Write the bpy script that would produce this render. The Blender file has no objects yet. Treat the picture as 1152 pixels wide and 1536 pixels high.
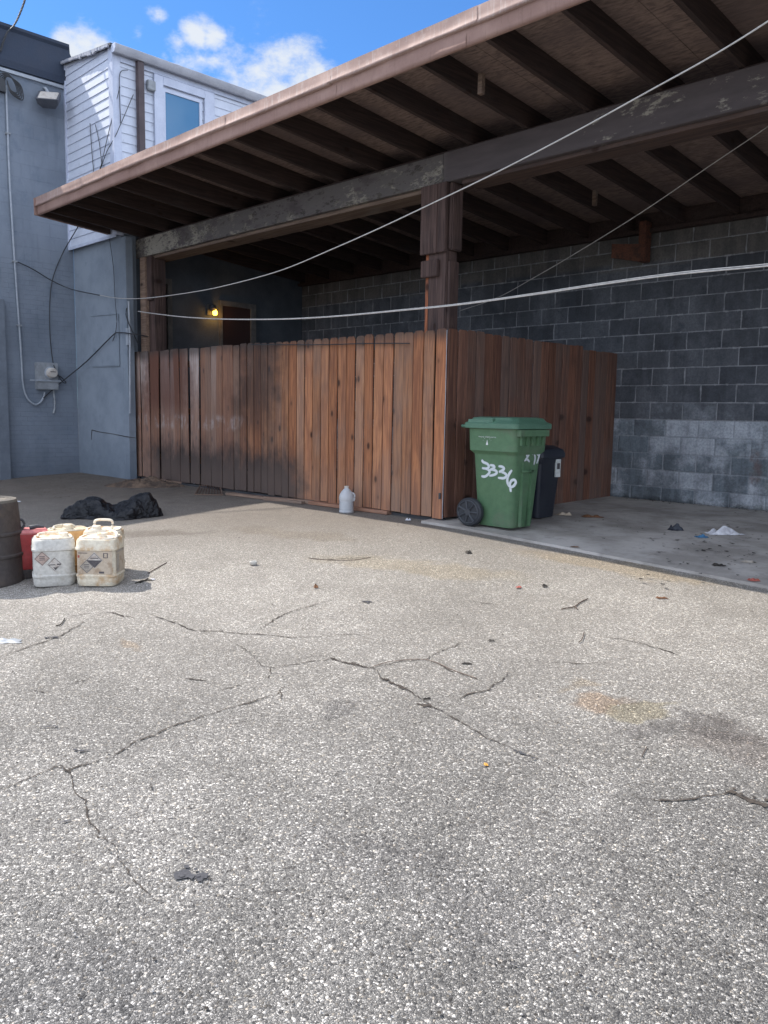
import bpy, bmesh, math, random
from mathutils import Vector, Matrix, noise
random.seed(7)
sc = bpy.context.scene
COL = sc.collection

# ------------------------------------------------------------------ camera
EYE = Vector((0, 0, 1.03))
RIGHT = Vector((0.70392321, 0.71006375, 0.01736601))
UP = Vector((-0.0989892, 0.07386344, 0.99234335))
FWD = Vector((-0.70334433, 0.70025257, -0.12228284))
FPX = 1215.0
cd = bpy.data.cameras.new('camera'); cam = bpy.data.objects.new('camera', cd); COL.objects.link(cam)
cam.matrix_world = Matrix(((RIGHT.x, UP.x, -FWD.x, EYE.x), (RIGHT.y, UP.y, -FWD.y, EYE.y), (RIGHT.z, UP.z, -FWD.z, EYE.z), (0, 0, 0, 1)))
cd.sensor_fit = 'HORIZONTAL'; cd.sensor_width = 36; cd.lens = FPX / 1152 * 36
cd.clip_start = 0.05; cd.clip_end = 3000
sc.camera = cam

# ------------------------------------------------------------------ sky, sun, exposure
SUN = Vector((-0.80, -0.262, 1.0)).normalized()
w = bpy.data.worlds.new('World'); sc.world = w; w.use_nodes = True
nt = w.node_tree; nt.nodes.clear()
def wn(t, **k):
    n = nt.nodes.new(t)
    for a, b in k.items(): setattr(n, a, b)
    return n
out = wn('ShaderNodeOutputWorld'); bg = wn('ShaderNodeBackground'); bg.inputs[1].default_value = 0.15
sky = wn('ShaderNodeTexSky', sky_type='NISHITA', sun_disc=False)
sky.sun_elevation = math.asin(SUN.z); sky.sun_rotation = math.atan2(SUN.x, SUN.y) % (2 * math.pi)
sky.altitude = 100; sky.air_density = 1.0; sky.dust_density = 0.3; sky.ozone_density = 2.5
tc = wn('ShaderNodeTexCoord')
def wdir(x, y):
    return (RIGHT * (x - 576) - UP * (y - 768) + FWD * FPX).normalized()
blobs = [(128, 66, .030), (110, 72, .026), (150, 78, .028), (296, 52, .022), (318, 56, .018), (268, 66, .016), (275, 92, .020), (300, 88, .015), (250, 94, .014),
         (236, 20, .012), (205, 46, .012), (390, 112, .034), (430, 106, .036), (465, 112, .03), (355, 126, .03), (450, 118, .045), (480, 112, .03), (420, 140, .05), (340, 150, .04), (380, 190, .1)]
acc = None
for (x, y, r) in blobs:
    d = wn('ShaderNodeVectorMath', operation='DISTANCE'); nt.links.new(tc.outputs['Generated'], d.inputs[0]); d.inputs[1].default_value = wdir(x, y)
    m = wn('ShaderNodeMapRange'); nt.links.new(d.outputs['Value'], m.inputs[0]); m.inputs[1].default_value = r * 1.25; m.inputs[2].default_value = 0; m.inputs[3].default_value = 0
    m.inputs[4].default_value = 1 if r > .0165 else .62
    if acc is None: acc = m.outputs[0]
    else:
        a = wn('ShaderNodeMath', operation='MAXIMUM'); nt.links.new(acc, a.inputs[0]); nt.links.new(m.outputs[0], a.inputs[1]); acc = a.outputs[0]
mp = wn('ShaderNodeMapping'); mp.inputs['Scale'].default_value = (1, 1, 1.7); nt.links.new(tc.outputs['Generated'], mp.inputs[0])
nz = wn('ShaderNodeTexNoise'); nt.links.new(mp.outputs[0], nz.inputs[0]); nz.inputs['Scale'].default_value = 19; nz.inputs['Detail'].default_value = 9; nz.inputs['Roughness'].default_value = .62
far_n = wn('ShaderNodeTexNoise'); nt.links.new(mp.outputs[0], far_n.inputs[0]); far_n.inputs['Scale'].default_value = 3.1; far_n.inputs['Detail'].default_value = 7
# unseen clouds added to fill the shade, kept out of the view's clear patch
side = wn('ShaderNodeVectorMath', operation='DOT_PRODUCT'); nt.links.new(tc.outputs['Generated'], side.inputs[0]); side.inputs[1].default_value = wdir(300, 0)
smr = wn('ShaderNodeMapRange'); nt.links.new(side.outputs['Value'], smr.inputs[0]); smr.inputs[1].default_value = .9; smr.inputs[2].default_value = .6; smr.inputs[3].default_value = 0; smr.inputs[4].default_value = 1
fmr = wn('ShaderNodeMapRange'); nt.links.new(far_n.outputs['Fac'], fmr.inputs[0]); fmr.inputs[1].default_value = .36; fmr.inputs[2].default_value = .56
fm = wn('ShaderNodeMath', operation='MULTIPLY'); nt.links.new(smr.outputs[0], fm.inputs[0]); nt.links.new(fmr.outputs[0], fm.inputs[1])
s1 = wn('ShaderNodeMath', operation='MULTIPLY_ADD'); nt.links.new(nz.outputs['Fac'], s1.inputs[0]); s1.inputs[1].default_value = 2.6; s1.inputs[2].default_value = -1.62
s2 = wn('ShaderNodeMath', operation='ADD'); nt.links.new(acc, s2.inputs[0]); nt.links.new(s1.outputs[0], s2.inputs[1])
gate = wn('ShaderNodeMapRange'); nt.links.new(acc, gate.inputs[0]); gate.inputs[1].default_value = 0; gate.inputs[2].default_value = .25
cm = wn('ShaderNodeMapRange', interpolation_type='SMOOTHSTEP'); nt.links.new(s2.outputs[0], cm.inputs[0]); cm.inputs[1].default_value = -.18; cm.inputs[2].default_value = .72
cg = wn('ShaderNodeMath', operation='MULTIPLY'); nt.links.new(cm.outputs[0], cg.inputs[0]); nt.links.new(gate.outputs[0], cg.inputs[1])
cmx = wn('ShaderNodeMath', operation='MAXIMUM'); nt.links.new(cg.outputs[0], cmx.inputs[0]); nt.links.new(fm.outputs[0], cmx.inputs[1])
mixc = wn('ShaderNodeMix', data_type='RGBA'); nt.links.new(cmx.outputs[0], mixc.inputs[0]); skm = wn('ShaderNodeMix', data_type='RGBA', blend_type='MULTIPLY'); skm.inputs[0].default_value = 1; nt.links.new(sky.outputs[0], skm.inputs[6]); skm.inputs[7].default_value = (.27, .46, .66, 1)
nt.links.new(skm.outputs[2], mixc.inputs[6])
# clouds in view stay dim; added unseen bank behind the viewer lifts ambient light
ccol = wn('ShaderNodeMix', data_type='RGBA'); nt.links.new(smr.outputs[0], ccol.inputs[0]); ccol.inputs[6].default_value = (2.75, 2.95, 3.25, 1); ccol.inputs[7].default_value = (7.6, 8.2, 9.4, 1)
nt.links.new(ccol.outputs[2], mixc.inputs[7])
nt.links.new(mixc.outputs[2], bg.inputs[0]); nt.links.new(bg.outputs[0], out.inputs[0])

sl = bpy.data.lights.new('sun', 'SUN'); sl.energy = 3.6; sl.angle = math.radians(.5); sl.color = (1, .94, .86)
so = bpy.data.objects.new('sun', sl); COL.objects.link(so); so.location = (-20, -10, 30)
so.rotation_euler = SUN.to_track_quat('Z', 'Y').to_euler()
sc.view_settings.view_transform = 'Standard'; sc.view_settings.look = 'None'; sc.view_settings.gamma = 1; sc.view_settings.exposure = 0.95
sc.cycles.max_bounces = 8; sc.cycles.diffuse_bounces = 4; sc.cycles.use_denoising = True

# ------------------------------------------------------------------ measuring helpers: a pixel of the photograph to a real place
def ray(x, y): return RIGHT * (x - 576) - UP * (y - 768) + FWD * FPX
def U(x, y, **k):
    a, v = list(k.items())[0]; i = 'XYZ'.index(a); r = ray(x, y); return EYE + r * ((v - EYE[i]) / r[i])
def UV(x, y, A, B):                       # on the vertical plane through A and B (x, y pairs)
    n = Vector((B[1] - A[1], -(B[0] - A[0]), 0)); r = ray(x, y)
    return EYE + r * ((Vector((A[0], A[1], 0)) - EYE).dot(n) / r.dot(n))
def sp(v, k=.3): return k * math.log1p(math.exp(min(v / k, 40)))
def G(x, y):                              # ground height
    fade = min(1, max(0, (9.2 - y) / 3.4))
    z = -.035 * fade - .062 * (sp(5.75 - max(y, -3)) if y < 9 else 0)
    z -= .037 * sp(min(x, 3) + 5.1) * fade
    return z
def GP(x, y):
    r = ray(x, y); t = .1 / FPX
    lo, hi = 0, 60 / FPX
    for _ in range(60):
        m = (lo + hi) / 2; p = EYE + r * m
        if p.z > G(p.x, p.y): lo = m
        else: hi = m
    p = EYE + r * lo; p.z = G(p.x, p.y); return p

# ------------------------------------------------------------------ object helpers
class MB:
    def __init__(s): s.v = []; s.f = []; s.u = []
    def add(s, vs, fs):
        n = len(s.v); s.v += [tuple(v) for v in vs]; s.f += [tuple(i + n for i in f) for f in fs]; return s
    def box(s, x0, x1, y0, y1, z0, z1, T=None):
        vs = [Vector((x, y, z)) for z in (z0, z1) for y in (y0, y1) for x in (x0, x1)]
        if T: vs = [T @ v for v in vs]
        return s.add(vs, [(0, 2, 3, 1), (4, 5, 7, 6), (0, 1, 5, 4), (2, 6, 7, 3), (0, 4, 6, 2), (1, 3, 7, 5)])
    def tube(s, pts, r, n=8, cap=True):
        pts = [Vector(p) for p in pts]; rings = []
        up = Vector((0, 0, 1))
        for i, p in enumerate(pts):
            d = (pts[min(i + 1, len(pts) - 1)] - pts[max(i - 1, 0)]).normalized()
            a = d.cross(up)
            if a.length < .05: a = d.cross(Vector((1, 0, 0)))
            a.normalize(); b = a.cross(d); rr = r[i] if isinstance(r, (list, tuple)) else r
            rings.append([p + (a * math.cos(t) + b * math.sin(t)) * rr for t in [2 * math.pi * k / n for k in range(n)]])
        vs = [v for q in rings for v in q]; fs = []
        for i in range(len(pts) - 1):
            for k in range(n):
                k2 = (k + 1) % n; fs.append((i * n + k, i * n + k2, (i + 1) * n + k2, (i + 1) * n + k))
        if cap: fs += [tuple(range(n))[::-1], tuple(range((len(pts) - 1) * n, len(pts) * n))]
        return s.add(vs, fs)
    def loft(s, secs, cap0=True, cap1=True, T=None):
        n = len(secs[0]); vs = [Vector(v) for q in secs for v in q]; fs = []
        if T: vs = [T @ v for v in vs]
        for i in range(len(secs) - 1):
            for k in range(n):
                k2 = (k + 1) % n; fs.append((i * n + k, i * n + k2, (i + 1) * n + k2, (i + 1) * n + k))
        if cap0: fs.append(tuple(range(n))[::-1])
        if cap1: fs.append(tuple(range((len(secs) - 1) * n, len(secs) * n)))
        return s.add(vs, fs)
    def poly(s, pts): return s.add(pts, [tuple(range(len(pts)))])
    def build(s, name, m, parent=None, smooth=False, bevel=0, **tags):
        me = bpy.data.meshes.new(name); me.from_pydata(s.v, [], s.f); me.update()
        bm = bmesh.new(); bm.from_mesh(me); bmesh.ops.recalc_face_normals(bm, faces=bm.faces)
        if bevel:
            bmesh.ops.bevel(bm, geom=list(bm.edges), offset=bevel, segments=2, affect='EDGES', clamp_overlap=True)
        bm.to_mesh(me); bm.free()
        if smooth:
            for p in me.polygons: p.use_smooth = True
            if smooth != 'all': me.set_sharp_from_angle(angle=math.radians(38))
        o = bpy.data.objects.new(name, me); COL.objects.link(o); me.materials.append(m)
        if parent: o.parent = parent
        for k, v in tags.items(): o[k] = v
        return o
def E_(name, label=None, cat=None, loc=(0, 0, 0), rz=0, group=None, kind=None):
    o = bpy.data.objects.new(name, None); COL.objects.link(o); o.location = loc; o.rotation_euler = (0, 0, rz); o.empty_display_size = .1
    if label: o['label'] = label
    if cat: o['category'] = cat
    if group: o['group'] = group
    if kind: o['kind'] = kind
    return o
def rr(wd, dp, r, z, cx=0, cy=0, n=5):
    pts = []; r = min(r, wd / 2 - 1e-3, dp / 2 - 1e-3)
    for (sx, sy, a0) in ((1, 1, 0), (-1, 1, 90), (-1, -1, 180), (1, -1, 270)):
        for k in range(n + 1):
            a = math.radians(a0 + 90 * k / n)
            pts.append((cx + sx * (wd / 2 - r) + r * math.cos(a), cy + sy * (dp / 2 - r) + r * math.sin(a), z))
    return pts
def circ(r, z, n=32, cx=0, cy=0): return [(cx + r * math.cos(2 * math.pi * k / n), cy + r * math.sin(2 * math.pi * k / n), z) for k in range(n)]
def smooth_line(pts, n=6):
    pts = [Vector(p) for p in pts]; o = []
    for i in range(len(pts) - 1):
        p0, p1, p2, p3 = pts[max(i - 1, 0)], pts[i], pts[i + 1], pts[min(i + 2, len(pts) - 1)]
        for k in range(n):
            t = k / n; o.append(.5 * ((2 * p1) + (p2 - p0) * t + (2 * p0 - 5 * p1 + 4 * p2 - p3) * t * t + (3 * p1 - p0 - 3 * p2 + p3) * t ** 3))
    return o + [pts[-1]]

# ------------------------------------------------------------------ material helpers
class Mt:
    def __init__(s, name, rough=.8, spec=.5, metal=0):
        s.m = bpy.data.materials.new(name); s.m.use_nodes = True; s.t = s.m.node_tree; s.b = s.t.nodes['Principled BSDF']
        s.b.inputs['Roughness'].default_value = rough; s.b.inputs['Specular IOR Level'].default_value = spec; s.b.inputs['Metallic'].default_value = metal
        s.co = s.n('ShaderNodeTexCoord').outputs['Object']
    def n(s, t, **k):
        x = s.t.nodes.new(t)
        for a, b in k.items(): setattr(x, a, b)
        return x
    def l(s, a, b): s.t.links.new(a, b)
    def put(s, inp, v):
        if isinstance(v, bpy.types.NodeSocket): s.l(v, inp)
        elif isinstance(v, (tuple, list)) and len(v) == 3 and inp.type == 'RGBA': inp.default_value = (*v, 1)
        else: inp.default_value = v
    def map(s, scale=(1, 1, 1), loc=(0, 0, 0), co=None, rot=(0, 0, 0)):
        x = s.n('ShaderNodeMapping'); s.l(co or s.co, x.inputs[0]); x.inputs['Scale'].default_value = scale; s.put(x.inputs['Location'], loc); x.inputs['Rotation'].default_value = rot; return x.outputs[0]
    def noise(s, scale, detail=5, rough=.55, co=None, dist=0):
        x = s.n('ShaderNodeTexNoise'); s.l(co or s.co, x.inputs[0]); x.inputs['Scale'].default_value = scale; x.inputs['Detail'].default_value = detail; x.inputs['Roughness'].default_value = rough; x.inputs['Distortion'].default_value = dist; return x.outputs['Fac']
    def vor(s, scale, feat='F1', co=None, rnd=1, outp='Distance'):
        x = s.n('ShaderNodeTexVoronoi', feature=feat); s.l(co or s.co, x.inputs['Vector']); x.inputs['Scale'].default_value = scale; x.inputs['Randomness'].default_value = rnd; return x.outputs[outp]
    def mr(s, v, a, b, c=0, d=1, smooth=True):
        x = s.n('ShaderNodeMapRange', interpolation_type='SMOOTHSTEP' if smooth else 'LINEAR'); s.put(x.inputs[0], v); x.inputs[1].default_value = a; x.inputs[2].default_value = b; x.inputs[3].default_value = c; x.inputs[4].default_value = d; return x.outputs[0]
    def ma(s, op, a, b=0, c=0):
        x = s.n('ShaderNodeMath', operation=op); s.put(x.inputs[0], a); s.put(x.inputs[1], b); s.put(x.inputs[2], c); return x.outputs[0]
    def mix(s, f, a, b, mode='MIX'):
        x = s.n('ShaderNodeMix', data_type='RGBA', blend_type=mode); s.put(x.inputs[0], f); s.put(x.inputs[6], a); s.put(x.inputs[7], b); return x.outputs[2]
    def xyz(s, co=None):
        x = s.n('ShaderNodeSeparateXYZ'); s.l(co or s.co, x.inputs[0]); return x.outputs
    def comb(s, x, y, z):
        c = s.n('ShaderNodeCombineXYZ'); s.put(c.inputs[0], x); s.put(c.inputs[1], y); s.put(c.inputs[2], z); return c.outputs[0]
    def vadd(s, a, b, op='ADD'):
        x = s.n('ShaderNodeVectorMath', operation=op); s.put(x.inputs[0], a); s.put(x.inputs[1], b); return x.outputs[0]
    def island(s): return s.n('ShaderNodeNewGeometry').outputs['Random Per Island']
    def color(s, c): s.put(s.b.inputs['Base Color'], c); return s
    def rough(s, v): s.put(s.b.inputs['Roughness'], v); return s
    def bump(s, h, dist=.01, st=1, prev=None):
        x = s.n('ShaderNodeBump'); s.l(h, x.inputs['Height']); x.inputs['Distance'].default_value = dist; x.inputs['Strength'].default_value = st
        if prev: s.l(prev, x.inputs['Normal'])
        s.l(x.outputs[0], s.b.inputs['Normal']); return x.outputs[0]

def simple(name, c1, c2=None, scale=6, rough=.7, spec=.5, bump=.002, metal=0, detail=6, fine=40):
    m = Mt(name, rough, spec, metal); c2 = c2 or tuple(v * .75 for v in c1)
    a = m.noise(scale, detail, .6); b = m.noise(fine, 4, .6)
    m.color(m.mix(m.mr(m.ma('ADD', m.ma('MULTIPLY', a, .75), m.ma('MULTIPLY', b, .25)), .35, .65), c1, c2))
    if bump: m.bump(b, bump, .6)
    m.rough(m.mr(a, .3, .7, rough * .85, min(1, rough * 1.15)))
    return m.m

def dirty(name, c1, c2, grime, rough=.45, sc_=9, thr=(.48, .66), amt=.7, trans=0):
    m = Mt(name, rough, .45)
    a = m.noise(sc_, 7, .68); b = m.noise(sc_ * 5, 5, .65)
    c = m.mix(m.mr(b, .35, .65), c1, c2); c = m.mix(m.mr(a, thr[0], thr[1], 0, amt), c, grime)
    c = m.mix(m.mr(b, .62, .75, 0, .4), c, tuple(v * .5 for v in grime))
    m.color(c); m.bump(b, .0012, .5); m.rough(m.mr(a, .3, .7, rough, min(1, rough + .3))); return m.m

# ---- asphalt with exposed aggregate
def asphalt():
    m = Mt('asphalt', .85, .3)
    wob = m.n('ShaderNodeTexNoise'); m.l(m.co, wob.inputs[0]); wob.inputs['Scale'].default_value = 90; wob.inputs['Detail'].default_value = 2
    co = m.vadd(m.co, m.vadd(wob.outputs['Color'], (.007, .007, .007), 'MULTIPLY'))
    big = m.noise(.55, 5, .6); mid = m.noise(3.2, 5, .6)
    # coarse stones
    v1 = m.n('ShaderNodeTexVoronoi', feature='F1'); m.l(co, v1.inputs['Vector']); v1.inputs['Scale'].default_value = 125
    e1 = m.vor(125, 'DISTANCE_TO_EDGE', co)
    v2 = m.n('ShaderNodeTexVoronoi', feature='F1'); m.l(co, v2.inputs['Vector']); v2.inputs['Scale'].default_value = 290
    e2 = m.vor(290, 'DISTANCE_TO_EDGE', co)
    r1 = m.xyz(v1.outputs['Color']); r2 = m.xyz(v2.outputs['Color'])
    def ramp(f, stops):
        x = m.n('ShaderNodeValToRGB'); m.l(f, x.inputs[0]); e = x.color_ramp.elements
        e[0].position, e[0].color = stops[0][0], (*stops[0][1], 1); e[1].position, e[1].color = stops[-1][0], (*stops[-1][1], 1)
        for p, c in stops[1:-1]: q = e.new(p); q.color = (*c, 1)
        return x.outputs[0]
    st = [(0, (.05, .05, .052)), (.12, (.12, .118, .115)), (.45, (.24, .235, .225)), (.7, (.38, .37, .35)), (.88, (.62, .60, .57)), (1, (.80, .78, .74))]
    c1 = ramp(r1[0], st); c2 = ramp(r2[0], st)
    present = m.mr(r1[1], .42, .46)                          # where a coarse stone shows, else the fine mix
    tint = m.mix(m.mr(r1[2], .80, .95), (1, 1, 1), (.98, .92, .84))
    c1 = m.mix(1, c1, tint, 'MULTIPLY')
    gap = (.085, .083, .085)
    c2 = m.mix(m.mr(e2, .03, .12), gap, c2)
    c1 = m.mix(m.mr(e1, .02, .09), gap, c1)
    c = m.mix(present, c2, c1)
    # wear: bitumen-rich darker patches, polished pale ones
    bb = m.mr(big, .38, .62, .82, 1.12); c = m.mix(1, c, m.comb(bb, bb, bb), 'MULTIPLY')
    mm = m.mr(mid, .35, .65, .88, 1.08); c = m.mix(1, c, m.comb(mm, mm, mm), 'MULTIPLY')
    x, y, z = m.xyz()
    # darker near the viewer, mixed paler and tan towards the carport
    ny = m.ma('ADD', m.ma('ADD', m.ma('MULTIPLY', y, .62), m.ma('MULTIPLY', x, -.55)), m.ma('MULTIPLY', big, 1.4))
    far_pale = m.mr(ny, 2.0, 5.2, 0, .50)
    c = m.mix(far_pale, c, m.mix(.5, c, (.50, .46, .40)))
    # stains with their own outline
    dn = m.n('ShaderNodeTexNoise'); m.l(m.co, dn.inputs[0]); dn.inputs['Scale'].default_value = 2.6; dn.inputs['Detail'].default_value = 6
    wc = m.vadd(m.co, m.vadd(m.vadd(dn.outputs['Color'], (.5, .5, .5), 'SUBTRACT'), (.7, .7, 0), 'MULTIPLY'))
    def spot(px, py, rx, ry, ang=0, soft=.55):
        p = GP(px, py)
        mpn = m.n('ShaderNodeMapping', vector_type='TEXTURE'); m.l(wc, mpn.inputs[0]); mpn.inputs['Location'].default_value = (p.x, p.y, 0); mpn.inputs['Rotation'].default_value = (0, 0, ang); mpn.inputs['Scale'].default_value = (rx, ry, 1000)
        ln = m.n('ShaderNodeVectorMath', operation='LENGTH'); m.l(mpn.outputs[0], ln.inputs[0]); return m.mr(ln.outputs['Value'], 1.1, soft)
    def stain(c, s, col, amt, mode='MIX'):
        return m.mix(m.ma('MULTIPLY', s, amt), c, m.mix(1, c, col, 'MULTIPLY'))
    c = stain(c, spot(915, 1050, .20, .10, .75), (.95, .68, .46), .55)
    c = stain(c, spot(870, 1020, .12, .09, .75), (.93, .80, .62), .5)
    c = stain(c, spot(975, 1065, .16, .07, .7), (.9, .82, .56), .55)
    c = stain(c, spot(1030, 1095, .35, .12, .6), (.55, .54, .55), .7)
    c = stain(c, spot(1130, 1120, .3, .2, .5), (.66, .60, .58), .6)
    c = stain(c, spot(525, 1060, .1, .08), (.5, .5, .52), .6)
    c = stain(c, spot(120, 1540, .5, .35), (.66, .67, .70), .6)
    c = stain(c, spot(640, 1330, .6, .18, .3), (.78, .78, .8), .5)
    c = stain(c, spot(240, 800, .5, .22, .7), (.55, .52, .50), .8)
    c = stain(c, spot(620, 850, .9, .25, .4), (1.0, .92, .76), .6)
    c = stain(c, spot(920, 850, 1.0, .25, .1), (1.0, .90, .74), .8)
    c = stain(c, spot(180, 965, .15, .08), (1, .8, .6), .5)
    c = stain(c, spot(430, 800, .8, .2, .3), (.78, .72, .64), .6)
    # soil washed over the asphalt by the building
    so_ = m.ma('ADD', m.ma('ADD', m.ma('MULTIPLY', x, -.42), m.ma('MULTIPLY', y, .62)), m.ma('MULTIPLY', mid, 1.6))
    soilf = m.mr(so_, 7.0, 8.3)
    soil = m.mix(m.mr(m.ma('ADD', m.ma('MULTIPLY', m.noise(14, 6, .65), .5), m.ma('MULTIPLY', m.noise(2.4, 6, .65), .5)), .38, .62), (.028, .022, .018), (.16, .125, .10))
    c = m.mix(m.ma('MULTIPLY', soilf, .92), c, soil)
    film = m.mr(m.ma('SUBTRACT', so_, 1.3), 3.9, 5.6, 0, .72)
    c = m.mix(film, c, m.mix(m.noise(5, 6, .6), (.11, .095, .082), (.22, .195, .17)))
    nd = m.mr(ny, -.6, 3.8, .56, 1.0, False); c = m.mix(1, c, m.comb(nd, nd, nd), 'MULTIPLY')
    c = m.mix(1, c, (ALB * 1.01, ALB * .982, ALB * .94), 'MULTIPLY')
    m.color(c)
    h = m.mix(present, m.mr(e2, 0, .25, 0, .45), m.mr(e1, 0, .35, 0, 1))
    b1 = m.bump(h, .0035, .9)
    m.bump(m.noise(22, 4, .6), .006, .5, b1)
    m.rough(m.mr(r1[2], 0, 1, .62, .95))
    return m.m
ALB = .98
M = {}
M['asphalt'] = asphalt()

def concrete():
    m = Mt('slab_concrete', .85, .3)
    a = m.noise(1.6, 7, .62); b = m.noise(9, 6, .65); c0 = m.noise(120, 3, .6)
    c = m.mix(m.mr(a, .36, .64), (.285, .262, .235), (.46, .43, .395))
    c = m.mix(m.mr(b, .50, .72, 0, .5), c, (.19, .175, .165))
    c = m.mix(m.mr(m.noise(3.4, 8, .7), .60, .68, 0, .6), c, (.13, .11, .10))
    c = m.mix(m.mr(c0, .55, .7, 0, .3), c, (.42, .40, .37))
    m.color(c); m.bump(m.noise(60, 5, .6), .003, .5); return m.m
M['slab'] = concrete()

def blocks():
    m = Mt('block_wall', .93, .2)
    x, y, z = m.xyz()
    wob = m.ma('MULTIPLY', m.ma('SUBTRACT', m.noise(7, 4, .6), .5), .012)
    co = m.comb(m.ma('ADD', m.ma('ADD', x, BRICK_X), wob), m.ma('ADD', m.ma('ADD', z, .02 + .203 * 20), m.ma('MULTIPLY', wob, .6)), 0)
    def brick(mort, sm=.2):
        q = m.n('ShaderNodeTexBrick', offset=.5, offset_frequency=2, squash=1); m.l(co, q.inputs['Vector'])
        q.inputs['Scale'].default_value = 1; q.inputs['Brick Width'].default_value = .4064; q.inputs['Row Height'].default_value = .2032
        q.inputs['Mortar Size'].default_value = mort; q.inputs['Mortar Smooth'].default_value = sm; q.inputs['Color1'].default_value = (0, 0, 0, 1); q.inputs['Color2'].default_value = (1, 1, 1, 1); q.inputs['Mortar'].default_value = (.5, .5, .5, 1)
        return q
    q = brick(.0065, .3); q2 = brick(.020, 1)
    rnd = m.xyz(q.outputs['Color'])[0]
    pat = m.noise(2.2, 7, .65); fine = m.noise(45, 5, .7); drip = m.noise(1, 6, .6, m.map((9, 9, 1.2)))
    base = m.mix(m.mr(rnd, .15, .85), (.070, .076, .087), (.112, .119, .132))
    base = m.mix(m.mr(pat, .4, .7, 0, .6), base, (.165, .175, .195))
    base = m.mix(m.mr(m.noise(5.5, 6, .7), .5, .72, 0, .65), base, (.045, .052, .066))
    # upper two courses brownish, lower courses white-washed
    zn = m.ma('ADD', z, m.ma('MULTIPLY', m.ma('SUBTRACT', rnd, .5), .10))
    base = m.mix(m.mr(zn, 2.80, 2.88, 0, .7), base, m.mix(pat, (.10, .088, .074), (.21, .19, .165)))
    ww = m.ma('ADD', m.ma('SUBTRACT', .90, m.ma('MULTIPLY', m.ma('FLOOR', m.ma('DIVIDE', m.ma('ADD', z, .02), .2032)), .2032)), m.ma('ADD', m.ma('MULTIPLY', rnd, .34), m.ma('MULTIPLY', m.ma('SUBTRACT', pat, .5), .35)))
    white = m.mix(m.mr(m.ma('ADD', m.noise(3.1, 8, .7), m.ma('MULTIPLY', m.ma('SUBTRACT', rnd, .5), .34)), .36, .66), (.17, .20, .225), (.44, .47, .51))
    white = m.mix(m.mr(m.noise(1.3, 5, .6), .52, .68, 0, .55), white, (.085, .11, .07))
    white = m.mix(m.mr(m.noise(2.1, 6, .6), .60, .70, 0, .7), white, (.15, .095, .085))
    base = m.mix(m.mr(ww, .10, .24), base, white)
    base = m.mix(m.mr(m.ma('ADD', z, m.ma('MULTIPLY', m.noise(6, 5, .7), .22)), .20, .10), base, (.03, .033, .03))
    base = m.mix(m.mr(fine, .35, .7, 0, .35), base, (.03, .032, .036))
    soot = m.mr(m.ma('ADD', m.ma('MULTIPLY', m.noise(.9, 6, .65), .6), m.ma('MULTIPLY', drip, .4)), .46, .60, 0, .45); base = m.mix(soot, base, (.035, .037, .042))
    mort = m.mix(m.noise(12, 4, .6), (.19, .20, .215), (.36, .365, .38))
    smear = m.ma('MULTIPLY', m.mr(q2.outputs['Fac'], .1, .8), m.mr(m.noise(8, 6, .7, m.map((1, 1, .45))), .50, .62, 0, .9))
    base = m.mix(smear, base, mort)
    base = m.mix(m.ma('MULTIPLY', m.ma('MULTIPLY', q.outputs['Fac'], m.mr(m.noise(2.7, 6, .7), .34, .60, .35, 1)), m.mr(ww, .10, .24, .85, .6)), base, m.mix(m.mr(ww, .10, .24), mort, m.mix(m.noise(5), (.11, .13, .15), (.36, .38, .41))))
    m.color(base)
    b = m.bump(q2.outputs['Fac'], -.006, 1); m.bump(fine, .004, .8, b)
    return m.m
BRICK_X = 98 * .4064 + 4.3446
M['blocks'] = blocks()

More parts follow.
